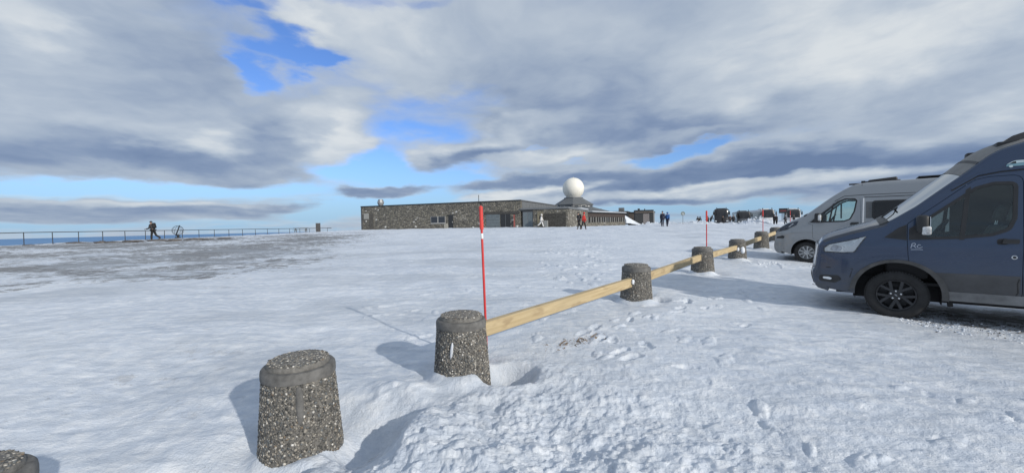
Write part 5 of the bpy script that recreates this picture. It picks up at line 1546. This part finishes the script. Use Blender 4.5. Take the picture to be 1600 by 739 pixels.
def person(loc, face, label, jacket, trousers, hat, pack=None, hood=False, long_coat=False, lean=4, legs=((22, 8), (-18, 25)), arms=((20, 35), (-22, 25)), group=None, h=1.75, crouch=0.0):
    """legs and arms: (swing forward, bend) in degrees for each side; x = forward"""
    g = gz(loc[0], loc[1])
    t = empty('person', (loc[0], loc[1], g), face, label, 'person', group)
    k = h / 1.75
    thigh, shin, upper, fore = .44 * k, .44 * k, .30 * k, .27 * k
    def down(a, L): return Vector((math.sin(R(a)) * L, 0, -math.cos(R(a)) * L))
    ft = []
    for sw, bd in legs: ft.append(thigh * math.cos(R(sw)) + shin * math.cos(R(sw - bd)))
    pel = Vector((0, 0, max(ft) + .07 * k))
    up = lambda L, a=lean: Vector((math.sin(R(a)) * L, 0, math.cos(R(a)) * L))
    waist = pel + up(.16 * k); chest = pel + up(.38 * k); neck = pel + up(.56 * k); head = neck + up(.14 * k, lean * .5) + Vector((.02, 0, 0)); crown = head + Vector((0, 0, .11 * k))
    J = [(pel, (.14, .16)), (waist, (.12, .15)), (chest, (.13, .18)), (neck, .055), (head + Vector((.015, 0, -.03)), (.085, .075)), (crown, (.075, .07))]
    E_ = [(0, 1), (1, 2), (2, 3), (3, 4), (4, 5)]
    jac = [(pel + up(-.04 * k if not long_coat else -.22 * k), (.17, .19) if not long_coat else (.22, .24)), (pel + up(.05), (.165, .19)), (waist, (.155, .18)), (chest, (.165, .205)), (neck + up(-.05), (.10, .12))]
    je = [(0, 1), (1, 2), (2, 3), (3, 4)]
    tr = [(pel + up(.06), (.155, .175))]; te = []
    boots = []
    for s, (sw, bd) in zip((1, -1), legs):
        hip = pel + Vector((0, s * .10 * k, -.03)); knee = hip + down(sw, thigh); ank = knee + down(sw - bd, shin); toe = ank + Vector((.17 * k, 0, -.045 * k))
        b0 = len(J); J += [(hip, .085), (knee, .058), (ank, .042), (toe, .035)]; E_ += [(0, b0), (b0, b0 + 1), (b0 + 1, b0 + 2), (b0 + 2, b0 + 3)]
        b0 = len(tr); tr += [(hip, .108), (knee, .085), (ank + Vector((0, 0, .05)), .075)]; te += [(0, b0), (b0, b0 + 1), (b0 + 1, b0 + 2)]
        boots.append((ank, toe))
    for s, (sw, bd) in zip((1, -1), arms):
        sh = chest + up(.12 * k) + Vector((0, s * .19 * k, 0)); el = sh + down(sw, upper) + Vector((0, s * .05, 0)); wr = el + down(sw + bd, fore); hn = wr + down(sw + bd, .09 * k)
        b0 = len(J); J += [(sh, .055), (el, .045), (wr, .035), (hn, .03)]; E_ += [(2, b0), (b0, b0 + 1), (b0 + 1, b0 + 2), (b0 + 2, b0 + 3)]
        b0 = len(jac); jac += [(sh, .085), (el, .072), (wr, .06)]; je += [(3, b0), (b0, b0 + 1), (b0 + 1, b0 + 2)]
        gl = [(wr, .042), (wr + down(sw + bd, .06 * k), .05), (wr + down(sw + bd, .14 * k) + Vector((.01, 0, 0)), .03), (wr + down(sw + bd, .07 * k) + Vector((.05, -s * .02, 0)), .018)]
        skinned('glove', gl, [(0, 1), (1, 2), (1, 3)], BLACKP, t)
    skinned('body', J, E_, SKIN, t)
    skinned('jacket', jac, je, jacket, t)
    skinned('trousers', tr, te, trousers, t)
    for ank, toe in boots:
        skinned('boot', [(ank + Vector((0, 0, .08)), .062), (ank + Vector((0, 0, -.01)), .06), (ank + Vector((.08, 0, -.045)), .05), (toe, .042)], [(0, 1), (1, 2), (2, 3)], BLACKP, t)
    hc = head + Vector((-.012, 0, .045))
    bm = bmesh.new()
    bmesh.ops.create_uvsphere(bm, u_segments=14, v_segments=10, radius=1, matrix=Matrix.Translation(hc) @ Matrix.Diagonal((.125, .115, .125, 1)))
    bmesh.ops.delete(bm, geom=[v for v in bm.verts if v.co.z < hc.z - (.01 if not hood else .12) and v.co.x > hc.x + (-.2 if not hood else .03)], context='VERTS')
    bmo('hood' if hood else 'hat', bm, hat, t, 180)
    if pack is not None:
        bm = bmesh.new(); add_box(bm, -.30, -.10, -.16, .16, -.22, .27, .07, 3)
        bm.transform(Matrix.Translation(chest) @ Matrix.Rotation(R(lean), 4, 'Y')); bmo('backpack', bm, pack, t, 50)
        for s in (-1, 1): tube('strap', [chest + Vector((-.13, s * .10, .2)), chest + Vector((.06, s * .11, .20)), chest + Vector((.17, s * .12, .02)), chest + Vector((-.02, s * .17, -.16))], .02, pack, t, 6)
    return t
cl = lambda n_, c_: mat('cloth_' + n_, c_, .85, var=.15, scale=12)
BK, DK, RD, NV, BL, WT, GY = cl('black', (.018, .018, .02)), cl('charcoal', (.035, .035, .04)), cl('red', (.45, .03, .025)), cl('navy', (.02, .022, .045)), cl('blue', (.03, .11, .32)), cl('white', (.68, .68, .68)), cl('grey', (.14, .14, .15))
person((-32.98, 36.5), R(180 + 4), 'walker in black with a backpack striding past the railing and iron globe', DK, BK, DK, BK, lean=13, legs=((10, 8), (-20, 34)), arms=((6, 70), (-14, 40)), h=1.78)
person((7.80, 43.0), R(-30), 'person in a long red hooded parka walking before the stone hall', RD, BK, RD, None, True, True, 3, ((14, 5), (-16, 18)), ((8, 15), (-10, 15)), 'couple walking before the stone hall', 1.84)
person((7.28, 43.15), R(-170), 'person in black with a grey striped back beside the red parka', DK, BK, BK, BK, False, False, 3, ((12, 4), (-16, 20)), ((10, 20), (-14, 20)), 'couple walking before the stone hall', 1.80)
person((4.03, 54.0), R(-8), 'person in a white suit with a black backpack by the hall entrance', WT, WT, WT, BK, True, False, 4, ((20, 6), (-26, 22)), ((14, 20), (-16, 20)), None, 1.80)
person((18.22, 48.0), R(60), 'person in a dark navy coat, taller of the pair on the open snow', NV, NV, NV, None, False, True, 2, ((6, 2), (-8, 8)), ((6, 12), (-6, 12)), 'pair standing on the open snow', 1.80)
person((18.86, 48.1), R(50), 'person in a bright blue jacket, shorter of the pair on the open snow', BL, NV, BL, None, True, False, 2, ((10, 4), (-14, 10)), ((8, 14), (-10, 14)), 'pair standing on the open snow', 1.68)
for i, (x, y, f, ln, hh, lb) in enumerate([
    (35.0, 74.6, 80, 10, 1.5, 'dark figure leftmost of the four behind the snow heap'), (36.0, 76.2, 40, 32, 1.7, 'dark figure bending forward, second of the four behind the snow heap'),
    (37.0, 74.8, 100, 8, 1.6, 'dark upright figure, third of the four behind the snow heap'), (38.0, 75.8, 20, 36, 1.75, 'dark figure leaning far over, nearest of the four to the black coach')]):
    person((x, y), R(f), lb, BK, BK, BK, None, True, False, ln, ((10, 10), (-10, 20)), ((30, 30), (10, 30)), 'four dark figures behind the snow heap', hh)
person((40.9, 76.8), R(100), 'person in black standing at the corner of the black coach', BK, BK, BK, None, False, False, 2, ((4, 2), (-4, 4)), ((5, 10), (-5, 10)), 'people before the black coach', 1.75)
person((42.0, 76.4), R(70), 'person in dark brown standing before the black coach front', cl('brown', (.06, .04, .035)), BK, cl('brown', (.06, .04, .035)), None, False, True, 2, ((4, 2), (-6, 4)), ((5, 10), (-5, 10)), 'people before the black coach', 1.78)
person((42.6, 76.3), R(60), 'person in charcoal jacket beside the dark brown coat', DK, BK, BK, None, False, False, 2, ((4, 2), (-6, 4)), ((5, 10), (-5, 10)), 'people before the black coach', 1.72)
person((45.75, 69.2), R(30), 'person in a wide black hooded coat by the notice board post', BK, BK, BK, None, True, True, 5, ((4, 2), (-6, 4)), ((15, 20), (5, 20)), 'people by the notice board', 1.72)
person((46.3, 69.4), R(200), 'second black coat standing close behind the wide hooded coat', BK, BK, DK, None, False, True, 3, ((4, 2), (-6, 4)), ((12, 20), (5, 20)), 'people by the notice board', 1.62)
person((47.3, 68.6), R(120), 'person in dark clothes just right of the notice board post', NV, BK, DK, None, False, False, 3, ((8, 2), (-10, 12)), ((10, 20), (-5, 20)), 'people by the notice board', 1.70)
person((51.2, 72.0), R(140), 'person in dark grey before the coach by the notice board', DK, BK, DK, None, True, False, 3, ((8, 2), (-8, 12)), ((10, 20), (-5, 20)), 'people by the notice board', 1.72)
person((30.9, 82.0), R(-60), 'dark stooping person beside the entrance kiosk', BK, BK, BK, BK, False, False, 18, ((10, 10), (-10, 20)), ((30, 30), (10, 20)), None, 1.75)
